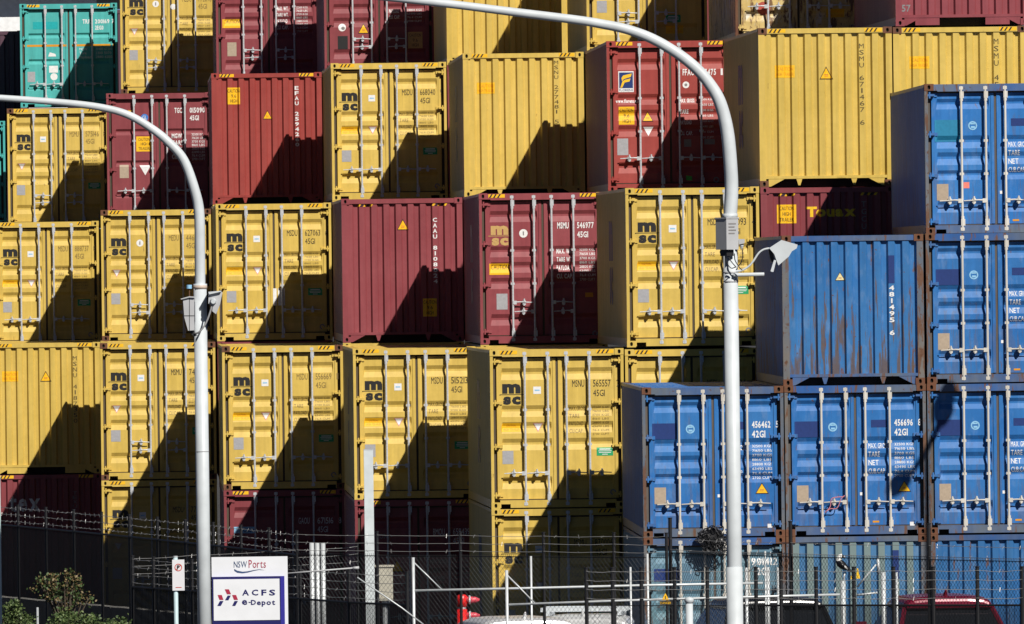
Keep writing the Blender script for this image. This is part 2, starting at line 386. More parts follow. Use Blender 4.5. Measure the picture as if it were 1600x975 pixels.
def side_mesh(h, L, right):
    b = MB(); x = W-0.010 if right else 0.010; s = -1 if right else 1; dp = 0.034
    n = int(round((L-0.36)/0.278)); p = (L-0.36)/n; z0, z1 = 0.162, h-0.062
    prof = []
    for i in range(n):
        a = 0.18+p*i; prof += [(a, 0), (a+p*0.26, 0), (a+p*0.5, 1), (a+p*0.76, 1)]
    prof.append((0.18+p*n, 0))
    for (a, da), (c, dc) in zip(prof, prof[1:]):
        q = [(x+s*dp*da, a, z0), (x+s*dp*dc, c, z0), (x+s*dp*dc, c, z1), (x+s*dp*da, a, z1)]
        b.quad(*(q if right else q[::-1]))
    return b.mesh('side_wall')
def roof_mesh(h, L):
    b = MB(); n = 12; p = (L-0.3)/n
    b.box(0.06, W-0.06, 0.10, L-0.10, h-0.050, h-0.022)
    for i in range(n): b.box(0.16, W-0.16, 0.15+p*i+0.03, 0.15+p*i+p*0.55, h-0.022, h-0.012)
    return b.mesh('roof')
NUM_DEFAULT = None
def hazard(h, side):
    f = Flat(); z0, z1 = (h-0.088, h-0.022)
    x0, x1 = ((0.185, 0.50), (W-0.50, W-0.185))[side]
    f.rect(x0, x1, z0, z1, 0); x = x0+0.01
    while x+0.085 < x1+0.01:
        f.poly([(x, z0), (x+0.032, z0), (x+0.075, z1), (x+0.043, z1)], 1); x += 0.078
    return f
def container(ident, loc, h, L, end, pm, label, rz=0.0, cast=None, rail=None, post=None, bars=None, grooves=G5, stripes=True, tone=1.0,
              handles='level', prints=(), lugs='single', name='shipping_container', seal=None, simple=False):
    """a stacked freight container: its near end is a pair of doors or a closed corrugated end"""
    t = thing(name, loc, label, 'container', 'shipping containers stacked in the depot', rz)
    made = []
    def part(nm, key, fn, mats, parent=t, at_=(0, 0, 0)):
        me = cached(key, fn); o = put(nm, me, mats, parent); o.location = at_; o['tone'] = tone; made.append(o); return o
    k = pm; mat = P[pm]; cm = P[cast] if cast else mat; rm = P[rail] if rail else mat; qm = P[post] if post else mat
    hk = int(h*1000); lk = int(L)
    cme = cast_mesh(cm)
    for x in (0, W-0.162):
        for y, ry in ((0, 0), (L, math.pi)):
            for z in (0, h-0.118):
                o = put('corner_casting', cme, None, t)
                if ry: o.location = (x+0.162, L, z); o.rotation_euler = (0, 0, ry)
                else: o.location = (x, 0, z)
                o['tone'] = tone
    def rails():
        b = MB()
        for x0, x1 in ((0.004, 0.066), (W-0.066, W-0.004)): b.box(x0, x1, 0.178, L-0.178, h-0.062, h-0.008)
        for x0, x1 in ((0.006, 0.056), (W-0.056, W-0.006)): b.box(x0, x1, 0.178, L-0.178, 0.016, 0.162)
        return b
    part('side_rail', ('rails', hk, lk, rm.name), lambda: rails().mesh('side_rail'), rm)
    for r in (False, True): part('side_wall', ('side', hk, lk, k, r), lambda r=r: side_mesh(h, L, r), mat)
    part('roof', ('roof', hk, lk, k), lambda: roof_mesh(h, L), mat)
    def floor():
        b = MB(); b.box(0.06, W-0.06, 0.62, L-0.16, 0.13, 0.16); b.box(0.06, W-0.06, 0.20, 0.62, 0.0, 0.16); return b.mesh('floor')
    part('floor', ('floor', lk), floor, TIMBER)
    def far():
        b = MB(); b.box(0.10, W-0.10, L-0.09, L-0.055, 0.12, h-0.10); b.box(0.162, W-0.162, L-0.10, L-0.05, h-0.10, h-0.030)
        for x0, x1 in ((0.008, 0.10), (W-0.10, W-0.008)): b.box(x0, x1, L-0.15, L-0.008, 0.118, h-0.118)
        return b.mesh('far_end')
    part('far_end', ('far', hk, lk, k), far, mat)
    if end == 'doors':
        for s in (0, 1):
            def post_(s=s):
                b = MB(); f = (lambda a: W-a) if s else (lambda a: a)
                x0, x1 = sorted((f(0.004), f(0.058))); b.box(x0, x1, 0.008, 0.19, 0.118, h-0.118)
                return b.mesh('corner_post')
            part('corner_post', ('dpost', hk, qm.name, s), post_, qm)
        def header():
            b = MB(); b.box(0.162, W-0.162, 0.010, 0.165, h-0.118, h-0.010); b.box(0.225, W-0.225, 0.010, 0.04, h-0.134, h-0.118); return b.mesh('door_header')
        part('door_header', ('header', hk, rm.name), header, rm)
        def sill():
            b = MB(); b.box(0.162, W-0.162, 0.012, 0.16, 0.086, 0.155)
            b.box(0.162, 0.178, 0.012, 0.16, 0.018, 0.086); b.box(0.350, W-0.350, 0.012, 0.16, 0.018, 0.086); b.box(W-0.178, W-0.162, 0.012, 0.16, 0.018, 0.086)
            return b.mesh('door_sill')
        part('door_sill', ('sill', rm.name), sill, rm)
        def gasket():
            b = MB(); b.box(0.050, W-0.050, 0.167, 0.185, 0.118, h-0.118)
            b.box(1.200, 1.238, DOOR_Y+0.004, 0.166, 0.17, h-0.16); b.box(0.062, 0.116, DOOR_Y+0.03, 0.166, 0.13, h-0.13); b.box(W-0.116, W-0.062, DOOR_Y+0.03, 0.166, 0.13, h-0.13); b.box(0.118, W-0.118, DOOR_Y+0.008, 0.166, 0.158, 0.174); b.box(0.118, W-0.118, DOOR_Y+0.008, 0.166, h-0.164, h-0.136); return b.mesh('door_gasket')
        part('door_gasket', ('gasket', hk, (seal or RUBBER).name), gasket, seal or RUBBER)
        gk = {id(G5): 5, id(G3): 3, id(G2): 2}[id(grooves)]
        doors = []
        for leaf, mir in ((LEAF_L, False), (LEAF_R, True)):
            d = part('door', ('door', hk, gk, k, mir), lambda leaf=leaf: door_mesh(h, grooves, leaf), mat); doors.append(d)
            for fz in (0.075, 0.335, 0.61, 0.915):
                hm = mat
                part('hinge', ('hinge', hm.name, mir), lambda mir=mir: hinge_mesh(mir), hm, d, ((W-0.118 if mir else 0.118), 0, h*(1-fz)))
        bmat = bars or GALV
        for i, x in enumerate((0.632, 1.050, 1.388, 1.806)):
            b = part('locking_bar', ('bar', hk, bmat.name), lambda: bar_mesh(h), bmat, t, (x, 0, 0))
            if handles == 'level': mir, z = i > 1, 0.222*h
            else: mir, z = (i in (0, 2)), (0.275*h if i in (0, 2) else 0.215*h)
            part('handle', ('handle', bmat.name, mir), lambda mir=mir: handle_mesh(mir), bmat, b, (0, 0, z))
        rels = {0: door_relief(h, grooves, LEAF_L), 1: door_relief(h, grooves, LEAF_R)}
        def relief(x, z):
            y = rels[0 if x < 1.219 else 1][0](x, z)
            for x0, x1 in (LEAF_L, LEAF_R):
                if x0 <= x <= x0+0.058 or x1-0.058 <= x <= x1: return y-0.0125
            return y
        bx = rels[0][1]+rels[1][1]+[1.198, 1.240]; bz = rels[0][2]
        for sd in (0, 1) if stripes else (): part('hazard_stripe', ('haz', hk, 'd', sd), lambda sd=sd: lay(hazard(h, sd), lambda x, z: 0.010), [D_YEL, D_BLACK])
    else:
        for s in (0, 1):
            def post_(s=s):
                b = MB(); f = (lambda a: W-a) if s else (lambda a: a)
                x0, x1 = sorted((f(0.004), f(0.116))); b.box(x0, x1, 0.008, 0.14, 0.118, h-0.118); return b.mesh('corner_post')
            part('corner_post', ('epost', hk, qm.name, s), post_, qm)
        part('end_wall', ('end', hk, k), lambda: end_mesh(h), mat)
        def top():
            b = MB(); b.box(0.162, W-0.162, 0.012, 0.15, h-0.105, h-0.014); return b.mesh('top_rail')
        part('top_rail', ('top', hk, rm.name), top, rm)
        def bottom():
            b = MB(); b.box(0.116, W-0.116, 0.012, 0.15, 0.150, 0.202)
            b.prism([(0.162, 0.012), (0.20, 0.012), (0.46, 0.150), (0.162, 0.150)], 0.018, 0.06)
            b.prism([(W-0.162, 0.012), (W-0.162, 0.150), (W-0.46, 0.150), (W-0.20, 0.012)], 0.018, 0.06)
            if lugs == 'panel':
                b.box(0.36, 0.80, 0.020, 0.05, 0.014, 0.150); b.box(W-0.80, W-0.36, 0.020, 0.05, 0.014, 0.150)
            else:
                for c in (0.72, 1.72): b.prism([(c-0.018, 0.03), (c+0.018, 0.03), (c+0.055, 0.150), (c-0.055, 0.150)], 0.018, 0.05)
            return b.mesh('bottom_rail')
        part('bottom_rail', ('bottom', rm.name, lugs), bottom, rm)
        relief, bx, bz = end_relief, [a for a, d in EB], []
        if stripes == 'low':
            def low(x0):
                f = Flat()
                for i in range(5):
                    x = x0+0.06*i; f.poly([(x, h-0.165), (x+0.045, h-0.165), (x+0.080, h-0.115), (x+0.035, h-0.115)], i % 2)
                return lay(f, relief, bx, bz)
            for x0 in (0.32, W-0.62): part('hazard_stripe', ('hazlow', hk, x0), lambda x0=x0: low(x0), [D_YEL, D_BLACK])
        elif stripes:
            for sd in (0, 1): part('hazard_stripe', ('haz', hk, 'e', sd), lambda sd=sd: lay(hazard(h, sd), lambda x, z: 0.012), [D_YEL, D_BLACK])
    flats = []
    for nm, flat, mats in prints:
        flats += [(nm, q, mats) for q in flat(None)] if nm == 'lettering' and hasattr(flat, 'pieces') else [(nm, flat, mats)]
    for nm, flat, mats in flats:
        if nm == 'side_logo':
            o = put(nm, flat(L, h), mats, t)
        else:
            o = put(nm, lay(flat(h), relief, bx, bz), mats, t)
        o['tone'] = 1.0
    return t

# ------------------------------------------------------------------ prints (x in metres from the left, f = fraction down from the top)
def T(nm, mats, *items):
    """a print: items are (kind, ...) in container fractions"""
    def make(h, part_items=None):
        if h is None: return [(lambda h2, it=it: make(h2, [it])) for it in items]
        fl = Flat(); Z = lambda f: h*(1-f)
        for it in (part_items or items):
            k = it[0]
            if k == 't': _, s, x0, x1, f0, f1, m, bold = it; fl.text(s, x0, Z(f1), x1-x0, h*(f1-f0), m, bold)
            elif k == 'r': _, x0, x1, f0, f1, m = it; fl.rect(x0, x1, Z(f1), Z(f0), m)
            elif k == 'd': _, x, f, r, m = it; fl.disc(x, Z(f), r, m)
            elif k == 'o': _, x, f, r0, r1, m = it; fl.ring(x, Z(f), r0, r1, m)
            elif k == 'p': _, pts, m = it; fl.poly([(x, Z(f)) for x, f in pts], m)
            elif k == 'v':                                            # upright column of characters
                _, s, x, f0, f1, w, m, bold = it; n = len(s); dz = h*(f1-f0)/n
                for i, c in enumerate(s):
                    if c != ' ': fl.text(c, x if c not in '1I' else x+w*0.35, Z(f0)-dz*(i+0.86), w if c not in '1I' else w*0.3, dz*0.74, m, bold)
        return fl
    make.pieces = True
    return (nm, make, mats)
def msc_logo(mat=D_BLACK, x=0.225, f=0.215):
    return T('logo', [mat], ('t', 'm', x, x+0.335, f, f+0.062, 0, 0.065), ('r', x-0.05, x+0.40, f+0.0665, f+0.0705, 0), ('t', 'sc', x+0.015, x+0.335, f+0.080, f+0.132, 0, 0.065))
def msc_side(mat):
    def make(L, h):
        fl = Flat(); fl.text('m', 5.2, h*0.545, 1.5, h*0.26, 0, 0.05); fl.text('sc', 5.3, h*0.26, 1.3, h*0.25, 0, 0.05)
        me = lay(fl)
        for v in me.vertices: y, z = L-v.co.x, v.co.z; v.co = (0.0065, y, z)
        return me
    return ('side_logo', make, [mat])
def wtext(rows, x0, x1, f0, step, size, mat, bold=0.0, figs=None):
    its = []
    for i, r in enumerate(rows): its.append(('t', r, x0, x0+(x1-x0)*(0.30+0.70*len(r)/10), f0+step*i, f0+step*i+size, 0, bold))
    if figs:
        for i, r in enumerate(figs[2]): its.append(('t', r, figs[0], figs[1], f0+figs[3]*i, f0+figs[3]*i+size*0.50, 0, 0.0))
    return T('lettering', [mat], *its)
FIG = ['32500 KGS', '71650 LBS', '3700 KGS', '8160 LBS', '28800 KGS', '63490 LBS', '76.4 CUM', '2700 CUFT']
def number(pre, num, chk, size, mat, f=0.197, bold=0.0, x=(1.50, 1.72, 1.88, 2.20, 2.305, 2.36)):
    its = []
    if pre: its.append(('t', pre, x[0], x[1], f, f+0.043, 0, bold))
    its.append(('t', num, x[2], x[3], f, f+0.043, 0, bold))
    if chk: its.append(('t', chk, x[4], x[5], f, f+0.043, 0, bold))
    if size: its.append(('t', size, x[2], x[2]+0.21, f+0.062, f+0.103, 0, bold))
    return T('lettering', [mat], *its)
def caution2(x, f, w=0.35, hh=0.055):
    return T('caution_sticker', [D_YEL, D_RUSTY], ('r', x, x+w, f, f+hh, 0), ('t', 'CAUTION', x+0.09, x+w-0.09, f+0.009, f+0.023, 1, 0.0), ('t', 'HIGH TRAILER', x+0.03, x+w-0.02, f+0.033, f+0.047, 1, 0.0))
def caution_end(x, f):
    return T('caution_sticker', [D_YEL, D_RUSTY], ('r', x, x+0.36, f, f+0.078, 0), ('t', 'CAUTION', x+0.04, x+0.33, f+0.012, f+0.034, 1, 0.0), ('t', 'HIGH TRAILER', x+0.02, x+0.34, f+0.046, f+0.066, 1, 0.0))
def caution_sq(x, f, rows, mat=D_YEL, w=0.34, hh=0.14):
    return T('caution_sticker', [mat, D_BLACK], ('r', x, x+w, f, f+hh, 0), *[('t', r, x+0.5*w-0.13*len(r)/7, x+0.5*w+0.13*len(r)/7, f+hh*(0.10+0.30*i), f+hh*(0.10+0.30*i)+hh*0.2, 1, 0.0) for i, r in enumerate(rows)])
def tri_down(x, f): return T('warning_triangle', [D_ROSE, D_WHITE], ('p', [(x-0.095, f), (x, f+0.058), (x+0.095, f)], 0), ('p', [(x-0.072, f+0.005), (x, f+0.048), (x+0.072, f+0.005)], 1))
def tri_white(x, f, s=1.0): return T('warning_triangle', [D_WHITE], ('p', [(x-0.11*s, f), (x, f+0.066*s), (x+0.11*s, f)], 0))
def tri_up(x, f, s=1.0, mat=D_YEL): return T('warning_triangle', [D_BLACK, mat, D_BRED], ('p', [(x, f), (x-0.125*s, f+0.082*s), (x+0.125*s, f+0.082*s)], 0), ('p', [(x, f+0.010*s), (x-0.105*s, f+0.076*s), (x+0.105*s, f+0.076*s)], 1), ('r', x-0.035*s, x+0.035*s, f+0.050*s, f+0.053*s, 2), ('r', x-0.035*s, x+0.035*s, f+0.059*s, f+0.062*s, 2))
def plate(x=0.215, f=0.636, w=0.20, hh=0.083, mat=D_PLATE): return T('data_plate', [mat], ('r', x, x+w, f, f+hh, 0))
def green(x=1.93, f=0.622): return T('inspection_sticker', [D_GREEN, D_WHITE], ('r', x, x+0.30, f, f+0.052, 0), ('r', x+0.05, x+0.25, f+0.008, f+0.014, 1), ('r', x+0.03, x+0.27, f+0.020, f+0.024, 1), ('r', x+0.04, x+0.26, f+0.030, f+0.034, 1), ('r', x+0.10, x+0.20, f+0.041, f+0.045, 1))
def lab_sq(x=0.79, f=0.235): return T('class_label', [D_WHITE, D_SKYB], ('r', x, x+0.14, f, f+0.046, 0), ('r', x+0.025, x+0.115, f+0.019, f+0.027, 1))
def lab_rd(x=0.86, f=0.255, r=0.078): return T('class_label', [D_WHITE, D_GREY], ('d', x, f, r, 0), ('r', x-0.012, x+0.012, f-0.013, f+0.013, 1))
def seal_mark(x=2.22, f=0.903, mat=D_GREY): return T('class_label', [mat], ('o', x, f, 0.03, 0.055, 0))
def msc_door(pre, num, chk, caution=True, rnd=False, grn=True, faded=False, tri=True, code='45G1', weights=True):
    ink = D_FADED if faded else D_BLACK
    out = [msc_logo(), number(pre, num, chk, code, ink), plate(), lab_rd() if rnd else lab_sq(), seal_mark()]
    if caution: out.append(caution2(0.205, 0.462))
    if tri: out.append(tri_down(0.87 if caution else 0.34, 0.463 if caution else 0.455))
    if grn: out.append(green())
    if weights: out.append(wtext(['MAX.GROSS', 'TARE', 'PAYLOAD', 'CU.CAP.'], 1.44, 1.76, 0.362, 0.047, 0.026, ink if faded else D_FADED, 0.0, (1.86, 2.16, FIG, 0.024)))
    return out
def end_no(s, f0=0.10, f1=0.62, mat=D_BROWN, bold=0.0, col=7, w=0.085): return T('lettering', [mat], ('v', s, EB[col*4][0]+0.006, f0, f1, w, 0, bold))
def ob(x, f, w, hh, mat, nm='paint_patch'): return T(nm, [mat], ('r', x, x+w, f, f+hh, 0))

# ------------------------------------------------------------------ the stacks
A_RZ, B_RZ = 0.009537, -0.006546
BAY_B = 239.65
N = [253.44, 267.06, 280.68, 294.30, 307.91, 321.53, 335.15, 348.77]
DZ = -0.0309
def c(ident, x, y, z, *a, **k): return container(ident, (x, y, z+DZ), *a, **k)
YC = dict(cast=None)
# second level and what stands under it
c('A', 6.701, N[0], 2.924, HC, L40, 'doors', 'yellow', 'clean yellow container MSNU 565557 with doors, nearest yellow one beside the blue stacks', A_RZ, prints=msc_door('MSNU', '565557', '2')+[msc_side(D_SHIP)])
c('A1', 6.70, N[0], 0.031, HC, L40, 'doors', 'yellow', 'yellow container half in shade directly under MSNU 565557, its logo above the gate', A_RZ, prints=msc_door('MSMU', '870006', '5', faded=False)+[msc_side(D_SHIP)], tone=0.98)
c('J', 9.16, N[0], 2.90, HC, L40, 'doors', 'yellow', 'yellow container of which only the top strip shows above the front blue row', A_RZ, prints=msc_door('MEDU', '731204', '3'), tone=1.02)
c('B', 4.440, N[1], 2.905, HC, L40, 'doors', 'yellow', 'yellow container MSDU 51521 with doors, behind the tall square post', 0, cast=None, prints=msc_door('MSDU', '515213', '0')+[msc_side(D_SHIP)], tone=1.02)
c('B1', 4.440, N[1], 0.005, HC, L40, 'doors', 'maroon', 'shaded maroon container BMOU 658439 under the yellow MSDU 51521', 0, prints=[number('BMOU', '658439', '6', '45G1', D_WHITE), wtext(['MAX.GROSS', 'TARE', 'PAYLOAD', 'CU.CAP.'], 1.44, 1.78, 0.40, 0.055, 0.034, D_GREY, 0.0, (1.88, 2.20, FIG, 0.028)), T('logo', [D_GREY], ('t', 'BEACON', 0.20, 0.62, 0.225, 0.26, 0, 0.028)), tri_up(0.80, 0.40)])
c('C', 2.035, N[2], 2.910, HC, L40, 'doors', 'yellow', 'yellow container MSDU 556669 with doors, above the maroon GAOU container', 0, cast='rust', prints=msc_door('MSDU', '556669', '1', faded=True), tone=0.99)
c('C1', 2.035, N[2], 0.01, HC, L40, 'doors', 'maroon', 'shaded maroon container GAOU 671516 with a blue cube sticker on its door', 0, prints=[number('GAOU', '671516', '8', '45G1', D_WHITE), T('logo', [D_SKYB, D_NAVY], ('r', 0.20, 0.62, 0.255, 0.30, 0), ('t', 'Cube', 0.38, 0.60, 0.262, 0.293, 1, 0.028)), wtext(['MAX.GROSS', 'TARE', 'PAYLOAD', 'CU.CAP.'], 1.44, 1.78, 0.42, 0.05, 0.03, D_GREY, 0.0, (1.88, 2.20, FIG, 0.026))])
c('D', -0.439, N[3], 2.939, HC, L40, 'doors', 'yellow', 'yellow container MSMU 74 with split handles, lower one behind the left lamp post', 0, cast='rust', handles='split', prints=msc_door('MSMU', '745019', '9', caution=False), tone=0.98)
c('D1', -0.439, N[3], 0.04, HC, L40, 'doors', 'yellow', 'yellow container mostly in shade at the bottom, between two maroon ones', 0, handles='split', prints=msc_door('MSDU', '770214', '4', caution=False), tone=0.98)
c('E', -2.893, N[4], 2.90, HC, L40, 'end', 'yellow', 'yellow closed container end at the far left, above a shaded maroon end with pale letters', 0, lugs='panel', prints=[caution_end(0.27, 0.215), tri_up(1.235, 0.215), end_no('MSNU 4187350')], tone=0.98)
c('E1', -2.893, N[4], 0.0, HC, L40, 'end', 'maroon', 'maroon closed container end with three large pale letters at the lower left', 0, prints=[T('logo', [D_WHITE], ('t', 'tex', 0.40, 1.08, 0.16, 0.285, 0, 0.028)), T('lettering', [D_GREY], ('v', 'TEXU 812', 1.80, 0.13, 0.40, 0.09, 0, 0.0))])
# third level
c('I', 9.203, N[0], 5.831, HC, L40, 'doors', 'yellow', 'yellow container with check digit 4, behind the box on the right lamp post', A_RZ, prints=msc_door('MSDU', '841093', '4')+[msc_side(D_SHIP)], tone=1.0)
c('J3', 11.664, N[0], 5.813, HC, L40, 'end', 'maroon', 'maroon closed container end with yellow lettering above the rusty blue end', A_RZ, stripes='low', prints=[caution_sq(0.30, 0.11, ['CAUTION', 'HIGH', 'TRAILER'], D_YEL, 0.35, 0.118), T('logo', [D_LEMON], ('t', 'T', 0.83, 1.03, 0.125, 0.19, 0, 0.05), ('t', 'ouax', 1.01, 1.74, 0.140, 0.19, 0, 0.05)), end_no('TGCU 529314', 0.09, 0.60, D_GREY)])
c('H', 6.891, N[1], 5.844, HC, L40, 'doors', 'maroon', 'maroon container MSMU 546977 with tan logo and split handles', 0, handles='split', tone=1.18, prints=[msc_logo(D_TAN), number('MSMU', '546977', '0', '45G1', D_WHITE, bold=0.028), lab_rd(0.85, 0.268, 0.082), T('caution_sticker', [D_YEL, D_BLACK], ('r', 0.19, 0.58, 0.465, 0.54, 0), ('t', 'CAUTION', 0.22, 0.56, 0.474, 0.504, 1, 0.0)), plate(0.32, 0.665, 0.21, 0.105, D_PLATE), wtext(['MAX. WT.', 'TARE WT.', 'PAYLOAD', 'CU. CAP.'], 1.48, 1.84, 0.372, 0.055, 0.033, D_WHITE, 0.028, (1.92, 2.22, FIG, 0.028)), ob(2.02, 0.665, 0.15, 0.030, D_ORANGE, 'class_label'), seal_mark(2.2, 0.935), msc_side(D_GREY)])
c('K', 4.474, N[2], 5.845, HC, L40, 'end', 'maroon', 'maroon closed container end CAAU with a small yellow triangle high up', 0, stripes='low', tone=1.12, prints=[tri_up(1.235, 0.145, 0.95), T('lettering', [D_WHITE], ('v', 'CAAU 8108024', EB[28][0]+0.006, 0.135, 0.60, 0.085, 0, 0.028)), caution_sq(1.62, 0.70, ['CAUTION', '9.6', 'HIGH'], D_LEMON, 0.28, 0.125)])
c('Lc', 2.040, N[3], 5.842, HC, L40, 'doors', 'yellow', 'yellow container MSDU 627063 with a white card by its centre seal', 0, prints=msc_door('MSDU', '627063', '6')+[ob(1.19, 0.62, 0.25, 0.125, D_WHITE, 'paper_card')], tone=1.02)
c('M', -0.404, N[4], 5.808, HC, L40, 'doors', 'yellow', 'yellow container MEDU 446 with rusty lower corners, upper one behind the left lamp post', 0, cast='rust', handles='split', prints=msc_door('MEDU', '446137', '7', caution=False, rnd=True, faded=True, grn=False), tone=0.98)
c('F', -2.905, N[5], 5.625, HC, L40, 'doors', 'yellow', 'yellow container MSDU 888737 with doors at the far left edge', 0, prints=msc_door('MSDU', '888737', '8', faded=True), tone=1.0)
# fourth level
c('T', 11.657, N[0], 8.709, HC, L40, 'end', 'yellow', 'yellow closed container end MSMU 671467 with rust along its bottom rail', A_RZ, cast='rust', prints=[caution_end(0.30, 0.235), tri_up(1.235, 0.245), end_no('MSMU 671467 6'), msc_side(D_SHIP)], tone=0.99)
c('U', 14.111, N[0], 8.698, HC, L40, 'end', 'yellow', 'yellow closed container end MSMU 4544 at the upper right behind the blue stack', A_RZ, cast='rust', prints=[caution_end(0.30, 0.185), end_no('MSMU 4544712', 0.075, 0.62)], tone=1.02)
c('S', 9.372, N[1], 8.729, HC, L40, 'doors', 'red', 'bright red container with a blue and yellow square emblem under the lamp arm', 0, prints=[
    T('logo', [D_WHITE, D_NAVY, D_LEMON], ('r', 0.225, 0.52, 0.20, 0.338, 0), ('r', 0.242, 0.505, 0.208, 0.312, 1),
      ('p', [(0.285, 0.245), (0.32, 0.228), (0.485, 0.215), (0.465, 0.238), (0.33, 0.252), (0.30, 0.268)], 2), ('p', [(0.30, 0.270), (0.34, 0.258), (0.46, 0.248), (0.44, 0.268), (0.345, 0.275), (0.30, 0.308), (0.262, 0.310)], 2), ('t', 'FLORENS', 0.24, 0.505, 0.318, 0.332, 1, 0.0)),
    T('lettering', [D_WHITE], ('t', 'www.florens.com', 0.17, 0.64, 0.385, 0.41, 0, 0.028)),
    caution_sq(0.225, 0.435, ['CAUTION', '9.6', 'HIGH'], D_YEL, 0.30, 0.118), tri_up(0.78, 0.465, 0.85), tri_white(0.79, 0.57, 0.9), plate(0.19, 0.645, 0.21, 0.11),
    number('FFAU', '567475', '1', '45G1', D_WHITE, f=0.19, bold=0.028, x=(1.46, 1.68, 1.77, 2.10, 2.19, 2.23)), T('class_label', [D_WHITE, D_GREY], ('d', 1.52, 0.295, 0.065, 0), ('d', 1.52, 0.295, 0.028, 1)),
    wtext(['MAX. GROSS', 'TARE', 'PAYLOAD', 'CU. CAP.'], 1.40, 1.68, 0.385, 0.072, 0.028, D_WHITE, 0.028, (1.78, 2.04, FIG, 0.036)), ob(1.47, 0.655, 0.14, 0.05, D_GREY, 'class_label'), ob(1.86, 0.655, 0.20, 0.036, D_GREY, 'class_label'), T('class_label', [D_LIME], ('p', [(1.50, 0.925), (1.62, 0.93), (1.61, 0.90), (1.50, 0.895)], 0)), seal_mark(2.08, 0.925)], tone=1.0)
c('R', 6.954, N[2], 8.744, HC, L40, 'end', 'yellow', 'yellow closed container end MSNU 27748 between the red and the yellow door containers', 0, prints=[caution_end(0.28, 0.205), end_no('MSNU 277481 5', 0.055, 0.50), msc_side(D_SHIP)], tone=1.03)
c('Q', 4.506, N[3], 8.780, HC, L40, 'doors', 'yellow', 'yellow container MSDU 668040 with doors, above the maroon CAAU end', 0, prints=msc_door('MSDU', '668040', '9'), tone=1.04)
c('P', 2.075, N[4], 8.793, HC, L40, 'end', 'red', 'brick red closed container end EFAU with a yellow label and triangle', 0, tone=0.95, prints=[caution_sq(0.35, 0.11, ['CAUTION', '9.6', 'HIGH'], D_YEL, 0.28, 0.128), tri_up(1.23, 0.285, 0.85), T('lettering', [D_WHITE], ('v', 'EFAU 2594260', EB[28][0]+0.006, 0.10, 0.57, 0.085, 0, 0.028))])
c('O', -0.259, N[5], 8.557, HC, L40, 'doors', 'maroon', 'maroon container TGCU 015090 behind the bend of the left lamp arm', 0, grooves=G3, stripes=False, tone=1.05, prints=[T('logo', [D_LEMON], ('t', 'T', 0.17, 0.265, 0.125, 0.165, 0, 0.05), ('t', 'ouax', 0.26, 0.60, 0.134, 0.165, 0, 0.05)), T('class_label', [D_BLUE, D_WHITE], ('d', 0.88, 0.195, 0.085, 0), ('t', 'GL', 0.83, 0.93, 0.18, 0.21, 1, 0.0)), caution_sq(0.68, 0.345, ['CAUTION', 'HIGH', 'TRAILER'], D_YEL, 0.36, 0.12), plate(0.29, 0.57, 0.21, 0.105, D_TANPL), tri_white(0.88, 0.575, 1.2), number('TGCU', '015090', '2', '45G1', D_WHITE, f=0.12, bold=0.028, x=(1.57, 1.80, 1.92, 2.27, 2.34, 2.40)), wtext(['MGW.', 'TARE.', 'NET.', 'CU.CAP.'], 1.50, 1.95, 0.325, 0.055, 0.038, D_WHITE, 0.028, (1.96, 2.26, FIG, 0.028))])
c('N', -2.656, N[6], 8.401, HC, L40, 'doors', 'yellow', 'yellow container MSMU 575146 below the teal one at the upper left', 0, cast='rust', handles='split', prints=msc_door('MSMU', '575146', '8', caution=False, faded=True), tone=1.0)
c('teal2', -5.25, N[7], at(5, 189, N[7]).z-ST-DZ, ST, L20, 'doors', 'teal', 'teal container cut off by the left edge of the picture', 0, grooves=G3, stripes=False, prints=[T('lettering', [D_ORANGE], ('r', 1.30, 2.25, 0.39, 0.405, 0))])
# fifth level
z5 = 11.61
c('h', 14.165, N[0], 11.608, HC, L40, 'end', 'maroon', 'maroon closed container end cut by the upper right corner of the picture', A_RZ, lugs='panel', stripes=False, tone=1.1, prints=[T('lettering', [D_GREY], ('t', '457', 0.02, 0.28, 0.865, 0.91, 0, 0.028))])
c('g', 11.85, N[1], z5, HC, L40, 'doors', 'yellow_worn', 'badly weathered yellow container with peeling paint and rust at the top', 0, cast='rust', post='rust', prints=[T('paint_patch', [D_BRED], ('d', 0.55, 0.79, 0.13, 0)), caution2(1.75, 0.80)])
c('f', 9.459, N[2], z5, HC, L40, 'doors', 'yellow', 'yellow container at the top half in shade, just above the red one', 0, handles='split', prints=msc_door('MSDU', '313708', '2')[2:3]+[green(1.60, 0.74), caution2(1.60, 0.815), ob(0.36, 0.925, 0.12, 0.06, D_WHITE, 'paper_card')])
c('e', 6.960, N[3], z5, HC, L40, 'end', 'yellow', 'yellow closed container end cut by the top edge beneath the lamp arm', 0, tone=1.02)
c('d', 4.580, N[4], z5, HC, L40, 'doors', 'maroon', 'maroon container at the top with a yellow triangle and black data plate', 0, handles='split', tone=1.05, prints=[tri_up(0.87, 0.605, 0.95), T('class_label', [D_WHITE, D_GREY], ('d', 0.40, 0.635, 0.085, 0), ('d', 0.42, 0.64, 0.04, 1)), plate(0.30, 0.70, 0.22, 0.10, D_BLACK), caution_sq(1.85, 0.675, ['CAUTION', '9.6', 'HIGH'], D_TAN, 0.32, 0.125), wtext(['PAYLOAD', 'CU. CAP.'], 1.44, 1.72, 0.50, 0.045, 0.03, D_WHITE, 0.028, (1.84, 2.16, FIG[4:], 0.028))])
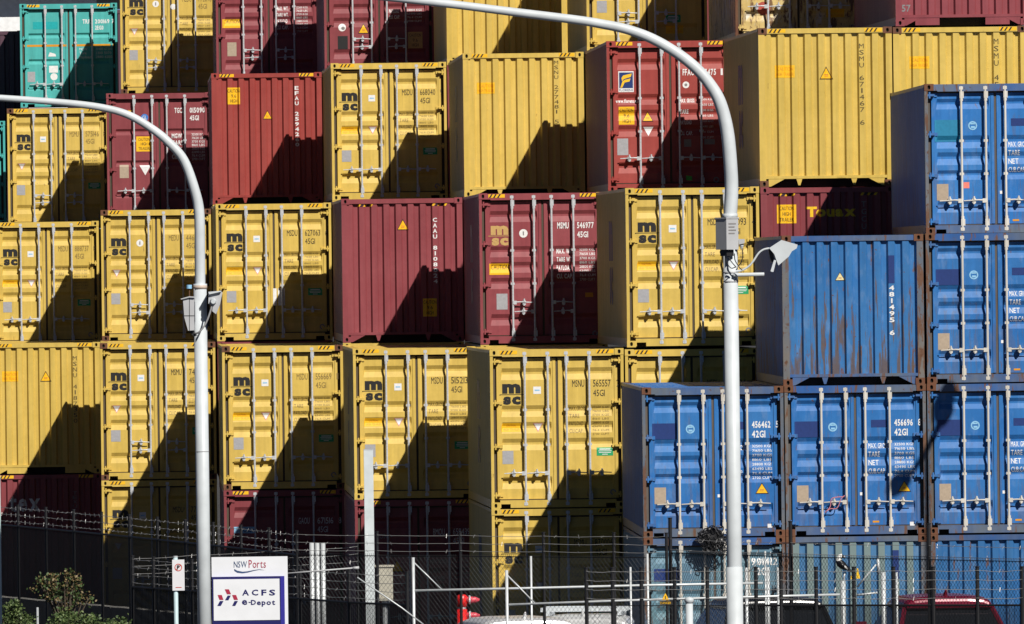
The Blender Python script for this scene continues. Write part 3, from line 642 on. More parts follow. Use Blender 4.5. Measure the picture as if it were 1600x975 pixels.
c('c', 2.289, N[5], z5, HC, L40, 'doors', 'maroon', 'maroon container at the top edge with a caution sticker and white weight table', 0, handles='split', stripes=False, tone=1.08, prints=[T('logo', [D_WHITE], ('t', 'tex', 0.26, 0.84, 0.185, 0.31, 0, 0.028)), T('caution_sticker', [D_YEL, D_BLACK], ('r', 0.15, 0.56, 0.475, 0.545, 0), ('t', 'CAUTION', 0.18, 0.54, 0.48, 0.508, 1, 0.0)), number('TEXU', '734410', '6', '45G1', D_WHITE, bold=0.028), plate(0.26, 0.66, 0.21, 0.11, D_TANPL), wtext(['MAX. WT.', 'TARE WT.', 'PAYLOAD', 'CU. CAP.'], 1.40, 1.72, 0.38, 0.05, 0.032, D_WHITE, 0.028, (1.86, 2.12, FIG, 0.027))])
c('b', 0.089, N[6], z5, HC, L40, 'doors', 'yellow', 'yellow container MEDU 772698 at the top, right of the teal container', 0, cast='rust', handles='split', prints=msc_door('MEDU', '772698', '0', caution=False, rnd=True, faded=True, grn=False)+[T('paper_card', [D_WHITE], ('d', 1.28, 0.28, 0.07, 0))])
c('a', -2.416, N[7], 11.480, ST, L20, 'doors', 'teal', 'teal container with an orange stripe across its doors at the upper left', 0, grooves=G3, prints=[ob(0.33, 0.175, 0.62, 0.07, D_TEALD), T('lettering', [D_ORANGE], ('r', 0.10, 1.17, 0.395, 0.415, 0), ('r', 1.30, 2.33, 0.395, 0.415, 0)), number('TRIU', '200169', '7', '2EG0', D_WHITE, f=0.155, bold=0.028, x=(1.57, 1.80, 1.88, 2.24, 2.30, 2.35)), T('lettering', [D_WHITE], ('t', 'MGW', 1.48, 1.68, 0.43, 0.455, 0, 0.0), ('t', 'Tare', 1.48, 1.66, 0.468, 0.493, 0, 0.0), ('t', 'Payload', 1.48, 1.78, 0.506, 0.54, 0, 0.0), ('t', '30480 67200', 1.89, 2.30, 0.43, 0.455, 0, 0.0), ('t', '2300 5070', 1.89, 2.28, 0.468, 0.493, 0, 0.0), ('t', '28180 62130', 1.89, 2.30, 0.506, 0.53, 0, 0.0)), ob(0.72, 0.60, 0.22, 0.066, D_WHITE, 'class_label'), T('class_label', [D_WHITE], ('d', 0.84, 0.705, 0.09, 0)), T('class_label', [D_WHITE], ('p', [(0.70, 0.51), (0.90, 0.51), (0.88, 0.485), (0.74, 0.47)], 0)), plate(0.18, 0.655, 0.19, 0.10)])
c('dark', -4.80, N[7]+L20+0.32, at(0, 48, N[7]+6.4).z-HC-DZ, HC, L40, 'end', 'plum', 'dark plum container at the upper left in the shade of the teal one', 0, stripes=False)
# blue stacks
BL = dict(rz=B_RZ, cast='rust', rail='rail_worn', post='post_worn', bars=ROD_W, stripes=False, seal=SEALGREY)
def blue_door(no=None, chk=None, patch=D_NAVY, emb=True, tri=True, small=True, left='MAX. GROSS', code='42G1'):
    out = [ob(0.175, 0.24, 0.42, 0.105, patch), ob(1.49, 0.235, 0.27, 0.05, D_NAVY), plate(0.20, 0.665, 0.20, 0.11, D_TANPL),
           wtext(['MAX. GROSS', 'TARE', 'NET', 'CUB.CAP.'], 1.44, 1.78, 0.390, 0.056, 0.034, D_WHITE, 0.0, (1.89, 2.23, FIG, 0.030))]
    if emb: out.append(T('class_label', [D_SKYB], ('o', 0.83, 0.28, 0.055, 0.078, 0), ('r', 0.79, 0.87, 0.262, 0.272, 0), ('r', 0.80, 0.87, 0.283, 0.296, 0)))
    if no: out.append(T('lettering', [D_WHITE], ('t', no, 1.89, 2.21, 0.232, 0.278, 0, 0.028), ('t', chk, 2.30, 2.35, 0.232, 0.278, 0, 0.028), ('t', code, 1.89, 2.12, 0.295, 0.342, 0, 0.028)))
    if tri: out.append(tri_up(2.05, 0.64, 0.92))
    out += [ob(1.50, 0.905, 0.11, 0.012, D_ORANGE, 'scuff'), ob(1.285, 0.715, 0.05, 0.02, D_WHITE, 'scuff')] if small else []
    if small: out.append(ob(2.14, 0.915, 0.13, 0.026, D_WHITE, 'class_label'))
    return out
c('Y', 8.944, BAY_B, 2.623, ST, L40, 'doors', 'blue', 'blue container 456462 with doors, above the tangled clump', grooves=G2, prints=blue_door('456462', '5')+[T('lettering', [D_SKYB], ('t', 'M', 0.45, 0.52, 0.963, 0.983, 0, 0.0), ('t', 'S', 0.78, 0.84, 0.963, 0.983, 0, 0.0), ('t', '5', 0.95, 1.0, 0.963, 0.983, 0, 0.0))], **BL)
c('Z', 11.396, BAY_B, 2.626, ST, L40, 'doors', 'blue', 'blue container 456696 with a pink cord tied to its lock rods', grooves=G2, prints=blue_door('456696', '8'), **BL)
c('X', 13.852, BAY_B, 2.624, ST, L40, 'doors', 'blue', 'blue container at the right edge crossed by a lamp shadow', grooves=G2, prints=blue_door('456210', '1'), **BL)
c('W', 13.859, BAY_B, 5.213, ST, L40, 'doors', 'blue', 'blue container at the right edge, middle of the three with doors', grooves=G2, prints=blue_door('456188', '4', tri=False)[:-1], tone=0.97, **BL)
c('V', 13.872, BAY_B, 7.782, ST, L40, 'doors', 'blue', 'topmost blue container at the right with a faded teal patch and pink label', grooves=G2, tone=1.12, prints=[ob(0.175, 0.24, 0.46, 0.145, D_TEALP), ob(0.66, 0.655, 0.10, 0.04, D_PINK, 'class_label')]+blue_door(None, None)[1:], **BL)
BLE = dict(BL); BLE.pop('bars'); BLE.pop('seal')
c('G', 11.383, BAY_B, 5.205, ST, L40, 'end', 'blue_worn', 'rusty blue closed container end 481495 behind the floodlight', prints=[tri_up(1.0, 0.245, 0.72, D_CREAM), ob(EB[28][0]+0.0, 0.14, 0.105, 0.185, D_NAVY), T('lettering', [D_WHITE], ('v', '481495 6', EB[28][0]+0.008, 0.335, 0.675, 0.088, 0, 0.028)), T('paint_patch', [D_WHITE], ('p', [(2.33, 0.80), (2.40, 0.82), (2.43, 0.78), (2.40, 0.745), (2.35, 0.75)], 0))], **BLE)
c('Y1', 8.944, BAY_B, 0.031, ST, L40, 'doors', 'blue_faded', 'faded grey blue container 901412 with doors at the bottom behind the gate', grooves=G2, prints=[ob(0.175, 0.205, 0.46, 0.085, D_NAVY), T('lettering', [D_WHITE], ('t', '901412', 1.85, 2.30, 0.14, 0.19, 0, 0.028), ('t', '42G1', 1.89, 2.12, 0.205, 0.255, 0, 0.028)), plate(0.20, 0.665, 0.20, 0.11, D_TANPL)], **BL)
c('Z1', 11.396, BAY_B, 0.031, ST, L40, 'end', 'blue_two', 'faded green blue closed container end 902 at the bottom behind the bird', prints=[ob(EB[28][0]+0.0, 0.10, 0.105, 0.19, D_NAVY), T('lettering', [D_WHITE], ('v', '902815 4', EB[28][0]+0.008, 0.30, 0.64, 0.088, 0, 0.028))], **BLE)
c('X1', 13.852, BAY_B, 0.031, ST, L40, 'end', 'blue_worn', 'blue closed container end at the bottom right above the red car', tone=0.85, **BLE)
# the closed ends that carry the upper rows, one bay behind each lower front row, and added gap fillers
def under(x, y, z, pm, rz=0.0):
    container('under', (x, y, z+DZ), HC, L40, 'end', pm, 'closed container end hidden behind the nearer row as support and gap filler', rz, stripes=False)
for x, y, z, pm in ((6.891, N[1], 2.94, 'yellow'), (4.474, N[2], 2.945, 'yellow'), (2.04, N[3], 2.94, 'maroon'), (-0.404, N[4], 2.91, 'yellow'), (-2.905, N[5], 2.725, 'maroon'),
                    (9.372, N[1], 5.83, 'yellow'), (6.954, N[2], 5.845, 'maroon'), (4.506, N[3], 5.88, 'yellow'), (2.075, N[4], 5.893, 'yellow'), (-0.259, N[5], 5.657, 'maroon'), (-2.656, N[6], 5.5, 'yellow'),
                    (11.85, N[1], 8.71, 'maroon'), (9.459, N[2], 8.71, 'yellow'), (6.96, N[3], 8.71, 'maroon'), (4.58, N[4], 8.71, 'yellow'), (2.289, N[5], 8.71, 'maroon'), (0.089, N[6], 8.71, 'yellow')):
    under(x, y, z, pm)
under(9.459, N[4], 11.61, 'yellow'); under(4.9, N[6], 11.61, 'maroon'); under(7.2, N[5], 11.61, 'yellow'); under(11.85, N[3], 11.61, 'maroon')  # unseen fillers added so the gaps in the top row stay dark
under(-2.416, N[7], 8.58, 'maroon'); under(-4.0, 364.0, 8.40, 'plum'); under(-4.0, 364.0, 5.5, 'plum'); under(-1.3, 364.0, 11.3, 'plum')  # support for the teal one, then unseen fillers that keep gaps dark
under(14.12, N[0], 5.80, 'maroon', A_RZ); under(9.16, N[0], 0.0, 'yellow', A_RZ)

# ------------------------------------------------------------------ ground and the shed beyond
GZ = 0.8
ASPHALT = plain('asphalt', (0.05, 0.05, 0.052), 0.9, 0, 0.3, 0.3, 0.8, 0.3)
CONCRETE = plain('concrete', (0.36, 0.35, 0.33), 0.85, 0, 0.3, 0.2, 3.0, 0.3)
b = MB(); ys = [-60, 140, 228, 235, 420, 4000]; zs = [GZ, GZ, GZ, 0, 0, 0]
for (y0, z0), (y1, z1) in zip(zip(ys, zs), list(zip(ys, zs))[1:]):
    b.quad((-1500, y0, z0-0.004), (1500, y0, z0-0.004), (1500, y1, z1-0.004), (-1500, y1, z1-0.004))
tag(put('ground', b, ASPHALT), kind='structure')
SHEDW = plain('shed_white', (0.78, 0.79, 0.80), 0.6); SHEDG = plain('shed_roof_grey', (0.30, 0.31, 0.34), 0.5, 0.1, 0.5, 0.15, 0.3)
t = thing('port_shed', (-14, 480, 0), 'white port shed with grey roof in the gap at the upper left corner', 'building')
b = MB(); b.box(-30, 13.3, 0, 30, 0, 17.1); put('wall', b, SHEDW, t)
b = MB(); b.quad((-31, -0.8, 17.15), (21, -0.8, 17.15), (21, 20, 24), (-31, 20, 24)); b.quad((21, 40, 17.15), (-31, 40, 17.15), (-31, 20, 24), (21, 20, 24)); b.box(-31, 21, -0.8, -0.5, 16.9, 17.14); put('roof', b, SHEDG, t)
for i in range(14):
    b = MB(); b.box(-20+i*2.1, -19.9+i*2.1, -0.12, -0.01, 8, 16.85); put('rail', b, SHEDG, t)
for z in (15.8, 16.3, 14.6):
    b = MB(); b.box(-20, 10, -0.17, -0.13, z, z+0.07); put('rail', b, SHEDG, t)

# ------------------------------------------------------------------ lamp posts on the road
WHITE = plain('white_pole_paint', (0.53, 0.57, 0.60), 0.45, 0.0, 0.4, 0.10, 5)
GREYB = plain('grey_box_paint', (0.42, 0.43, 0.45), 0.5, 0, 0.4, 0.08, 5)
DARK = plain('dark_plastic', (0.02, 0.02, 0.022), 0.5); CABLE = plain('grey_cable', (0.30, 0.30, 0.31), 0.6); RUSTRING = P['rust']; GLASS = plain('lamp_glass', (0.55, 0.57, 0.58), 0.15)
def poly3(pts): return [tuple(p) for p in pts]
def smooth(pts, n=6):
    pts = [Vector(p) for p in pts]; out = []
    for i in range(len(pts)-1):
        p0, p1, p2, p3 = pts[max(i-1, 0)], pts[i], pts[i+1], pts[min(i+2, len(pts)-1)]
        for k in range(n):
            u = k/n; out.append(0.5*((2*p1)+(p2-p0)*u+(2*p0-5*p1+4*p2-p3)*u*u+(3*p1-p0-3*p2+p3)*u**3))
    out.append(pts[-1]); return out
def lamp_post(D, foot, joints, arm, label, r_low, r_up, r_end):
    f = at(foot[0], foot[1], D); t = thing('street_lamp', (f.x, D, GZ), label, 'street lamp', 'curved arm lamp posts'); o = Vector((f.x, D, GZ))
    j = at(joints[0], joints[1], D).z
    b = MB(); b.tube([(0, 0, 0), (0, 0, j-GZ)], [r_low*1.08, r_low], 20); b.tube([(0, 0, 0), (0, 0, 0.03)], 0.2, 16)
    put('pole', b.mesh('pole', True), WHITE, t)
    pts = smooth([(0, 0, j-GZ-0.02)]+[at(x, y, D)-o for x, y in arm], 8); n = len(pts)
    rad = [r_up+(r_end-r_up)*max(0, (i/n-0.18)/0.82)**0.8 for i in range(n)]
    b = MB(); b.tube(pts, rad, 18); put('arm', b.mesh('arm', True), WHITE, t)
    b = MB(); b.tube([(0, 0, j-GZ-0.02), (0, 0, j-GZ+0.03)], r_low*1.07, 18); put('collar', b.mesh('collar', True), WHITE, t)
    e = pts[-1]; b = MB(); b.tube([e+Vector((0.1, 0, -0.02)), e+Vector((-0.15, 0, 0.0)), e+Vector((-0.5, 0, 0.0)), e+Vector((-0.75, 0, -0.03))], [0.05, 0.14, 0.15, 0.04], 12)
    put('lantern', b.mesh('lantern', True), GREYB, t)
    return t, o
t, o = lamp_post(185, (318, 870), (312.6, 447), [(312.3, 400), (311.3, 335), (304.5, 298), (287, 250), (262, 221), (235, 199.5), (200, 179.5), (160, 168.3), (100, 160.5), (0, 153), (-140, 145), (-260, 141)], 'white lamp post with curved arm reaching to the left edge of the picture', 0.086, 0.071, 0.037)
b = MB(); z = at(316.5, 706, 185).z-GZ; b.tube([(0, 0, z), (0, 0, z+0.012)], 0.0915, 20); put('band', b.mesh('band', True), GREYB, t)
b = MB(); z = at(312.6, 450, 185).z-GZ; b.tube([(0, 0, z-0.01), (0, 0, z+0.035)], 0.0935, 20); put('rust_ring', b.mesh('ring', True), plain('rust_stained_paint', (0.50, 0.40, 0.33), 0.6), t)
t2, o2 = lamp_post(152, (1147.5, 886), (1143.2, 338), [(1143.0, 300), (1141.6, 260), (1136, 203), (1125, 160), (1110, 133), (1090, 109), (1060, 84.5), (1020, 61), (980, 46), (940, 37.5), (900, 31), (800, 18.5), (700, 6), (560, -9), (420, -22)], 'taller white lamp post in front of the blue containers, arm curving to the upper left', 0.079, 0.0745, 0.040)
b = MB(); z = at(1147, 886, 152).z-GZ; b.tube([(0, 0, 0), (0, 0, z)], [0.092, 0.0885], 20); put('sleeve', b.mesh('sleeve', True), WHITE, t2)
for y in (427, 441):
    b = MB(); z = at(1144, y, 152).z-GZ; b.tube([(0, 0, z), (0, 0, z+0.02)], 0.0835, 18); put('band', b.mesh('band', True), GREYB, t2)
def place(D, pts): return [at(x, y, D) for x, y in pts]
def prism_px(D, pts, d0, d1):
    """an outline seen in the photograph given its real depth from D+d0 to D+d1"""
    b = MB(); q = [(p.x, p.z) for p in place(D, pts)]
    if sum(q[i][0]*q[(i+1) % len(q)][1]-q[(i+1) % len(q)][0]*q[i][1] for i in range(len(q))) < 0: q = q[::-1]
    b.prism(q, D+d0, D+d1); return b
# control box and floodlight on the left post
D = 184.85
t = thing('control_box', at(295, 516, D), 'grey tapered control box strapped to the left lamp post', 'control box'); inv = Matrix.Translation(-t.location)
def local(mb):
    mb.v = [tuple(inv @ Vector(v)) for v in mb.v]; return mb
put('housing', local(prism_px(D, [(285.8, 467), (296, 464), (303.6, 464.6), (303.6, 516), (293.8, 516.6), (288, 496)], -0.10, 0.10)), GREYB, t)
put('lid', local(prism_px(D, [(282, 466.8), (296, 462.8), (304, 463.4), (304, 465.2), (296, 464.8), (283, 468)], -0.13, 0.12)), GREYB, t)
put('seam', local(prism_px(D, [(287, 492.8), (303.7, 492.8), (303.7, 493.8), (287, 493.8)], -0.104, -0.09)), DARK, t)
put('seam', local(prism_px(D, [(295.6, 465), (296.4, 465), (296.4, 516), (295.6, 516)], -0.104, -0.09)), DARK, t)
put('gland_and_shade', local(prism_px(D, [(294, 516.8), (303, 516.4), (308, 524), (303, 526)], -0.05, 0.05)), DARK, t)
t = thing('light_sensor', at(296, 464, D), 'small sky blue sensor on a thin stalk above the grey control box', 'sensor'); inv = Matrix.Translation(-t.location)
b = MB(); b.tube(place(D, [(296, 464), (296, 451)]), 0.008, 6); put('stalk', local(b), RUSTRING, t)
b = MB(); b.tube(place(D, [(295.5, 451), (295.5, 445)]), 0.036, 12); put('cap', local(b), D_SKYB, t)
t = thing('floodlight', at(333, 470, D), 'grey floodlight on a cable arm at the left lamp post', 'floodlight', 'floodlights on the lamp posts'); inv = Matrix.Translation(-t.location)
b = prism_px(D, [(326, 458.5), (345, 455.2), (347.6, 457), (343.5, 476), (337.5, 491), (331.5, 486), (332.5, 479), (325.5, 474)], -0.12, 0.10); put('housing', local(b), GREYB, t)
put('visor', local(prism_px(D, [(325.5, 456), (345.5, 454.2), (345.8, 455.6), (326.5, 460)], -0.17, 0.12)), WHITE, t)
b = MB(); c0 = at(333, 471, D); b.tube([c0+Vector((0, -0.12, 0)), c0+Vector((0, -0.19, 0))], [0.045, 0.03], 10); put('knob', local(b), WHITE, t)
b = MB(); b.tube(smooth([p+Vector((0, dy, 0)) for p, dy in zip(place(D, [(331, 477), (327.5, 490), (321, 506), (313, 517), (306, 521), (302.5, 520)]), (-0.14, -0.14, -0.13, -0.12, -0.08, 0))], 5), 0.012, 8); put('arm', local(b), CABLE, t)
# control box, sensor and floodlight on the right post
D = 151.9
t = thing('control_box', at(1135, 390, D)+Vector((0, -0.06, 0)), 'pale grey square control box near the top of the right lamp post', 'control box')
t.rotation_euler = (0, 0, math.radians(38))
b = MB(); b.box(-0.085, 0.085, -0.10, 0.08, 0.0, 0.335); put('housing', b, GREYB, t)
b = MB(); b.box(-0.092, 0.092, -0.107, 0.087, 0.336, 0.350); put('lid', b, GREYB, t)
b = MB(); b.box(0.0855, 0.094, -0.045, 0.02, 0.13, 0.21); put('latch', b, DARK, t)
b = MB(); b.box(-0.05, 0.05, -0.06, 0.05, -0.07, -0.001); put('gland_and_shade', b, DARK, t)  # dark block standing in for the shaded open bottom of the box
for i in range(4):
    b = MB(); b.box(-0.055, 0.05-0.02*(i % 2), -0.1035, -0.1005, 0.275-0.035*i, 0.288-0.035*i); put('lettering', b, D_GREY, t)
t = thing('light_sensor', at(1158.5, 388, D), 'small grey motion sensor with white dome beside the right control box', 'sensor'); inv = Matrix.Translation(-t.location)
put('housing', local(prism_px(D, [(1153.5, 373.5), (1163.3, 373.5), (1163, 380), (1154.5, 382)], -0.04, 0.03)), GREYB, t)
b = MB(); b.tube(place(D, [(1158.8, 381), (1158.8, 384), (1158.8, 388.5)]), [0.02, 0.024, 0.010], 10); put('dome', local(b), WHITE, t)
b = MB(); b.tube(smooth(place(D, [(1159.5, 388), (1160.5, 400), (1158, 410), (1154, 415)]), 4), 0.006, 6); put('cable', local(b), DARK, t)
t = thing('floodlight', at(1190, 425, D), 'white wedge shaped floodlight on a curved conduit right of the right lamp post', 'floodlight', 'floodlights on the lamp posts'); inv = Matrix.Translation(-t.location)
fb = MB(); P0 = place(D, [(1202, 388), (1221, 375.5), (1243, 381.5), (1233, 400), (1216, 414.5), (1209, 396)])
fb2 = prism_px(D, [(1203, 387.5), (1221, 376), (1240, 381), (1232, 399.5), (1215.5, 413.5), (1208, 393)], -0.02, 0.20); put('housing', local(fb2), GREYB, t)
put('visor', local(prism_px(D, [(1201.5, 387.5), (1220.7, 375), (1246, 382.3), (1244.5, 388), (1237, 392.6), (1232.5, 400.5), (1216, 414.8), (1209.5, 397)], -0.045, -0.022)), WHITE, t)
put('yoke', local(prism_px(D, [(1201, 390), (1206.5, 389), (1210.5, 407), (1205, 411)], 0.02, 0.14)), DARK, t)
put('bracket', local(prism_px(D, [(1209, 406), (1212.5, 407), (1208, 425), (1203.5, 424)], -0.06, -0.02)), WHITE, t)
b = MB(); b.tube(smooth(place(D, [(1202, 388), (1193, 390), (1185, 396), (1177, 408), (1170, 416), (1160, 422), (1150, 424)]), 5), 0.011, 8); put('conduit', local(b), WHITE, t)
b = MB(); b.tube(place(D, [(1146, 429.5), (1194, 428.6)]), 0.0215, 10); put('mounting_pipe', local(b), WHITE, t)
for pts in ([(1136, 396), (1140, 406), (1150, 418)], [(1132, 398), (1136, 412), (1142, 419), (1149, 417)], [(1147, 396), (1148, 407), (1155, 418), (1159, 422)]):
    b = MB(); b.tube(smooth([p+Vector((0, -0.10, 0)) for p in place(D, pts)], 4), 0.006, 6); put('cable', local(b), DARK, t)

# ------------------------------------------------------------------ unseen double lamp, added and shaped so its shadow falls on the blue containers
K = Vector((0.547, -1.0, 0.93))*6.0
S = lambda x, y: at(x, y, BAY_B)+K
m0 = S(1447, 705); t = thing('street_lamp', (m0.x, m0.y, GZ), 'unseen double headed lamp added to the right, shaped for its shadow on the blue containers', 'street lamp'); inv = Matrix.Translation(-t.location)
b = MB(); b.tube([(m0.x, m0.y, GZ), tuple(m0)], [0.06, 0.04], 12); put('pole', local(b), WHITE, t)
b = MB(); b.tube(smooth([m0, S(1462, 676), S(1474, 652), S(1479, 640)], 4), 0.055, 8); put('arm', local(b), WHITE, t)
b = MB(); b.tube([S(1479, 654), S(1479, 640), S(1480, 622), S(1482, 603)], [0.06, 0.16, 0.18, 0.10], 12); put('lantern', local(b), GREYB, t)
b = MB(); b.tube(smooth([m0, S(1432, 727), S(1416, 742)], 4), 0.045, 8); put('arm', local(b), WHITE, t)
b = MB(); b.tube([S(1424, 736), S(1412, 745), S(1398, 758)], [0.10, 0.17, 0.12], 12); put('lantern', local(b), GREYB, t)

# ------------------------------------------------------------------ fences
BLACK = plain('black_steel', (0.012, 0.012, 0.014), 0.5); WIRE = plain('barbed_steel', (0.40, 0.40, 0.40), 0.45, 0.3, 0.5)
MESHB = plain('black_mesh', (0.010, 0.011, 0.013), 0.6); CHAIN = plain('dark_chain_link', (0.045, 0.050, 0.055), 0.5)
def strand(pts, sag=0.0, barbs=True, r=0.0034):
    b = MB(); q = [Vector(p) for p in pts]; fine = []
    for p, s2 in zip(q, q[1:]):
        for k in range(6): u = k/6; fine.append(p.lerp(s2, u)-Vector((0, 0, sag*4*u*(1-u)+random.uniform(0, 0.008))))
    fine.append(q[-1]); b.tube(fine, r, 4, 0, False)
    if barbs:
        for p, s2 in zip(q, q[1:]):
            n = int((s2-p).length/0.42)
            for k in range(n):
                c_ = p.lerp(s2, (k+0.5)/n)-Vector((0, 0, sag)); a = random.uniform(0, 3.14); d = Vector((math.cos(a)*0.02, 0.01, math.sin(a)*0.028)); b.wire(c_-d, c_+d, 0.003)
    return b
def panel(A, B, z0, z1, kind):
    """wires of one mesh panel between two posts"""
    A = Vector(A); B = Vector(B); L = (B-A).length; u = (B-A)/L; b = MB(); P_ = lambda s_, z: (A.x+u.x*s_, A.y+u.y*s_, z)
    if kind == 'weld':
        z = z0
        while z < z1: b.wire(P_(0, z), P_(L, z), 0.0038); z += 0.0135
        s_ = 0
        while s_ < L: b.wire(P_(s_, z0), P_(s_, z1), 0.0030); s_ += 0.076
    else:
        p = 0.082; H = z1-z0; k = -H
        while k < L:
            s0, s1 = max(0, k), min(L, k+H)
            if s1 > s0:
                b.wire(P_(s0, z0+s0-k), P_(s1, z0+s1-k), 0.0024); b.wire(P_(s0, z1-(s0-k)), P_(s1, z1-(s1-k)), 0.0024)
            k += p
        s_ = 0
        while s_ < L: b.wire(P_(s_, z1-0.02), P_(s_+0.012, z1+0.035), 0.003); s_ += p/2      # twisted tips
    return b
def along(pl, D_of, x): return D_of(x)
def interp(tab, x):
    for (x0, d0), (x1, d1) in zip(tab, tab[1:]):
        if x <= x1: return d0+(d1-d0)*(x-x0)/(x1-x0)
    return tab[-1][1]
def fence(name, label, tab, xs, z_mesh, z_post, kinds, strands, post_r, wire_to, group=None, post_mat=BLACK):
    pts = [at(x, 900, interp(tab, x)) for x in xs]; o = Vector((pts[0].x, pts[0].y, GZ))
    t = thing(name, o, label, 'fence', group); L_ = lambda p, z: Vector((p.x, p.y, z))-o
    for p in pts:
        b = MB(); b.tube([L_(p, GZ-0.05), L_(p, z_post)], post_r, 8); b.tube([L_(p, z_post), L_(p, z_post+0.012)], post_r*1.25, 8); put('fence_post', b, post_mat, t)
    for i in range(len(pts)-1):
        if kinds[i]:
            m = panel(L_(pts[i], 0), L_(pts[i+1], 0), 0.05, z_mesh-GZ, kinds[i]); q = put('mesh_panel', m, MESHB if kinds[i] == 'weld' else CHAIN, t); q['kind'] = 'stuff'
            b = MB(); b.tube([L_(pts[i], z_mesh), L_(pts[i+1], z_mesh)], 0.016 if kinds[i] == 'weld' else 0.006, 6); put('top_rail', b, BLACK, t)
    for z in strands:
        put('barbed_wire', strand([L_(p, z)+Vector((0, -post_r, 0)) for p in pts[:wire_to]], 0.012), WIRE, t)
    return t
TA = [(-30, 231), (470, 201), (1045, 196)]
fence('perimeter_fence', 'dark mesh perimeter fence with barbed wire running from the left edge behind the sign', TA, [-14+43.5*i for i in range(12)]+[590, 720, 850, 960, 1042],
      3.16, 3.50, ['weld']*11+['chain']*5, (3.24, 3.35, 3.46), 0.022, 99)
TBt = [(207, 200), (600, 187), (1640, 182.5)]
fence('security_fence', 'black mesh fence with barbed wire that turns a corner left of the parking sign', TBt, [207, 240, 300, 372, 420, 469, 545, 636], 2.76, 3.20, ['weld']*7, (2.83, 2.94, 3.05, 3.16), 0.024, 8, 'black steel fences by the gate')
b0 = [916, 957, 1002, 1054, 1105, 1181, 1220, 1275, 1334, 1396, 1458, 1527, 1597]
fence('security_fence', 'black post fence with barbed wire in front of the parked cars at the lower right', TBt, b0, 2.75, 3.25, ['chain']*5+['weld']*7, (2.85, 2.97, 3.09, 3.21), 0.026, 13, 'black steel fences by the gate')
TC = [(207, 200.5), (560, 207)]
fence('security_fence', 'strands of barbed wire on thin posts running back from the fence corner', TC, [208, 310, 440, 559], 2.6, 3.19, [None]*3, (2.94, 3.05, 3.16), 0.018, 4, 'black steel fences by the gate')
TD = [(1042, 199), (1236, 195), (1660, 189)]
fence('chain_link_fence', 'tall black chain link fence in front of the faded blue containers', TD, [1048, 1236, 1452, 1660], 3.17, 3.66, ['chain']*3, (3.22, 3.37), 0.027, 4, None)

# ------------------------------------------------------------------ gates, pipes and posts
def pipes(name, label, cat, D, items, group=None, mat=GALV_P):
    o = at(items[0][1][0][0], 930, D); o = Vector((o.x, D, GZ)); t = thing(name, o, label, cat, group)
    for nm, pts, r in items:
        q = [at(x, y, D)-o for x, y in pts] if pts[1] != 'down' else None
        if q is None:
            p = at(*pts[0], D)-o; q = [Vector((p.x, 0, -0.03)), p]
        b = MB(); b.tube(q, r, 10); put(nm, b.mesh(nm, True), mat, t)
    return t
pipes('swing_gate', 'long galvanised gate with one high rail and three posts above the hydrant', 'gate', 194.5, [('gate_post', [(645.5, 871), 'down'], 0.022), ('gate_post', [(829.5, 869), 'down'], 0.016), ('gate_post', [(1011.5, 865), 'down'], 0.016), ('top_rail', [(647, 923), (829, 919), (1012, 914.5), (1192, 911)], 0.018), ('brace', [(647, 879), (690, 921)], 0.010)])
pipes('swing_gate', 'lower galvanised gate with a slanting brace in front of the white car', 'gate', 192, [('gate_post', [(791.5, 891), 'down'], 0.022), ('gate_post', [(985, 886), 'down'], 0.015), ('top_rail', [(793, 945), (985, 938), (1160, 933), (1312, 929)], 0.017), ('brace', [(793, 899), (838, 945)], 0.011)])
pipes('pipe_post', 'thin tall galvanised post with a short arm right of the right lamp post', 'post', 198, [('post', [(1195.5, 861), 'down'], 0.014), ('brace', [(1193, 872), (1170, 893)], 0.008)])
for x, y, r, lb in ((487, 848, 0.035, 'leftmost of three white pipe posts right of the depot sign'), (504.5, 848, 0.035, 'rightmost of three white pipe posts right of the depot sign'), (1166, 887, 0.024, 'short galvanised post touching the right lamp post on its right'), (1199.5, 886, 0.030, 'thick galvanised post left of a twin below the number 901412'), (1216, 886, 0.026, 'thick galvanised post below the last digit of 901412'),
                    (1380, 894, 0.037, 'thick white pipe post right of the yellow tag'), (1401, 894, 0.017, 'thin white post beside the container number 902')):
    pipes('pipe_post', lb, 'post', 205 if x < 600 else 201, [('post', [(x, y), 'down'], r)], 'galvanised pipe posts')
pipes('pipe_post', 'middle pipe post of three standing a step behind its two neighbours', 'post', 205.4, [('post', [(495.5, 848), 'down'], 0.034)], 'galvanised pipe posts')
pipes('pipe_post', 'stepped galvanised post on which the black and white bird perches', 'post', 200, [('post', [(1317, 907), 'down'], 0.040), ('spike', [(1318, 908), (1319.8, 895)], 0.016)], 'galvanised pipe posts')
pipes('gate_stay', 'short upright pipe with a slanting stay right of the yellow tag', 'stay', 197, [('pipe', [(1371.5, 872), (1373.5, 897)], 0.022), ('stay', [(1369, 882), (1339.5, 917)], 0.012), ('rail', [(1338, 930), (1371, 926)], 0.016)])
pipes('boom_arm', 'thin dark boom with a grey end cap right of the depot sign', 'boom', 189, [('arm', [(448, 896), (552, 887.5)], 0.011), ('end_cap', [(551.5, 887.8), (561, 887)], 0.021)], None, GREYB)
pipes('stay_wire', 'slanting steel stay crossing in front of the beige cabinet', 'stay', 186.5, [('rod', [(558, 902), (628, 950), (662, 976)], 0.010)])
t = thing('square_post', Vector((at(578, 900, 206).x, 206, GZ)), 'tall square pale steel post standing alone in front of the shaded maroon container', 'post')
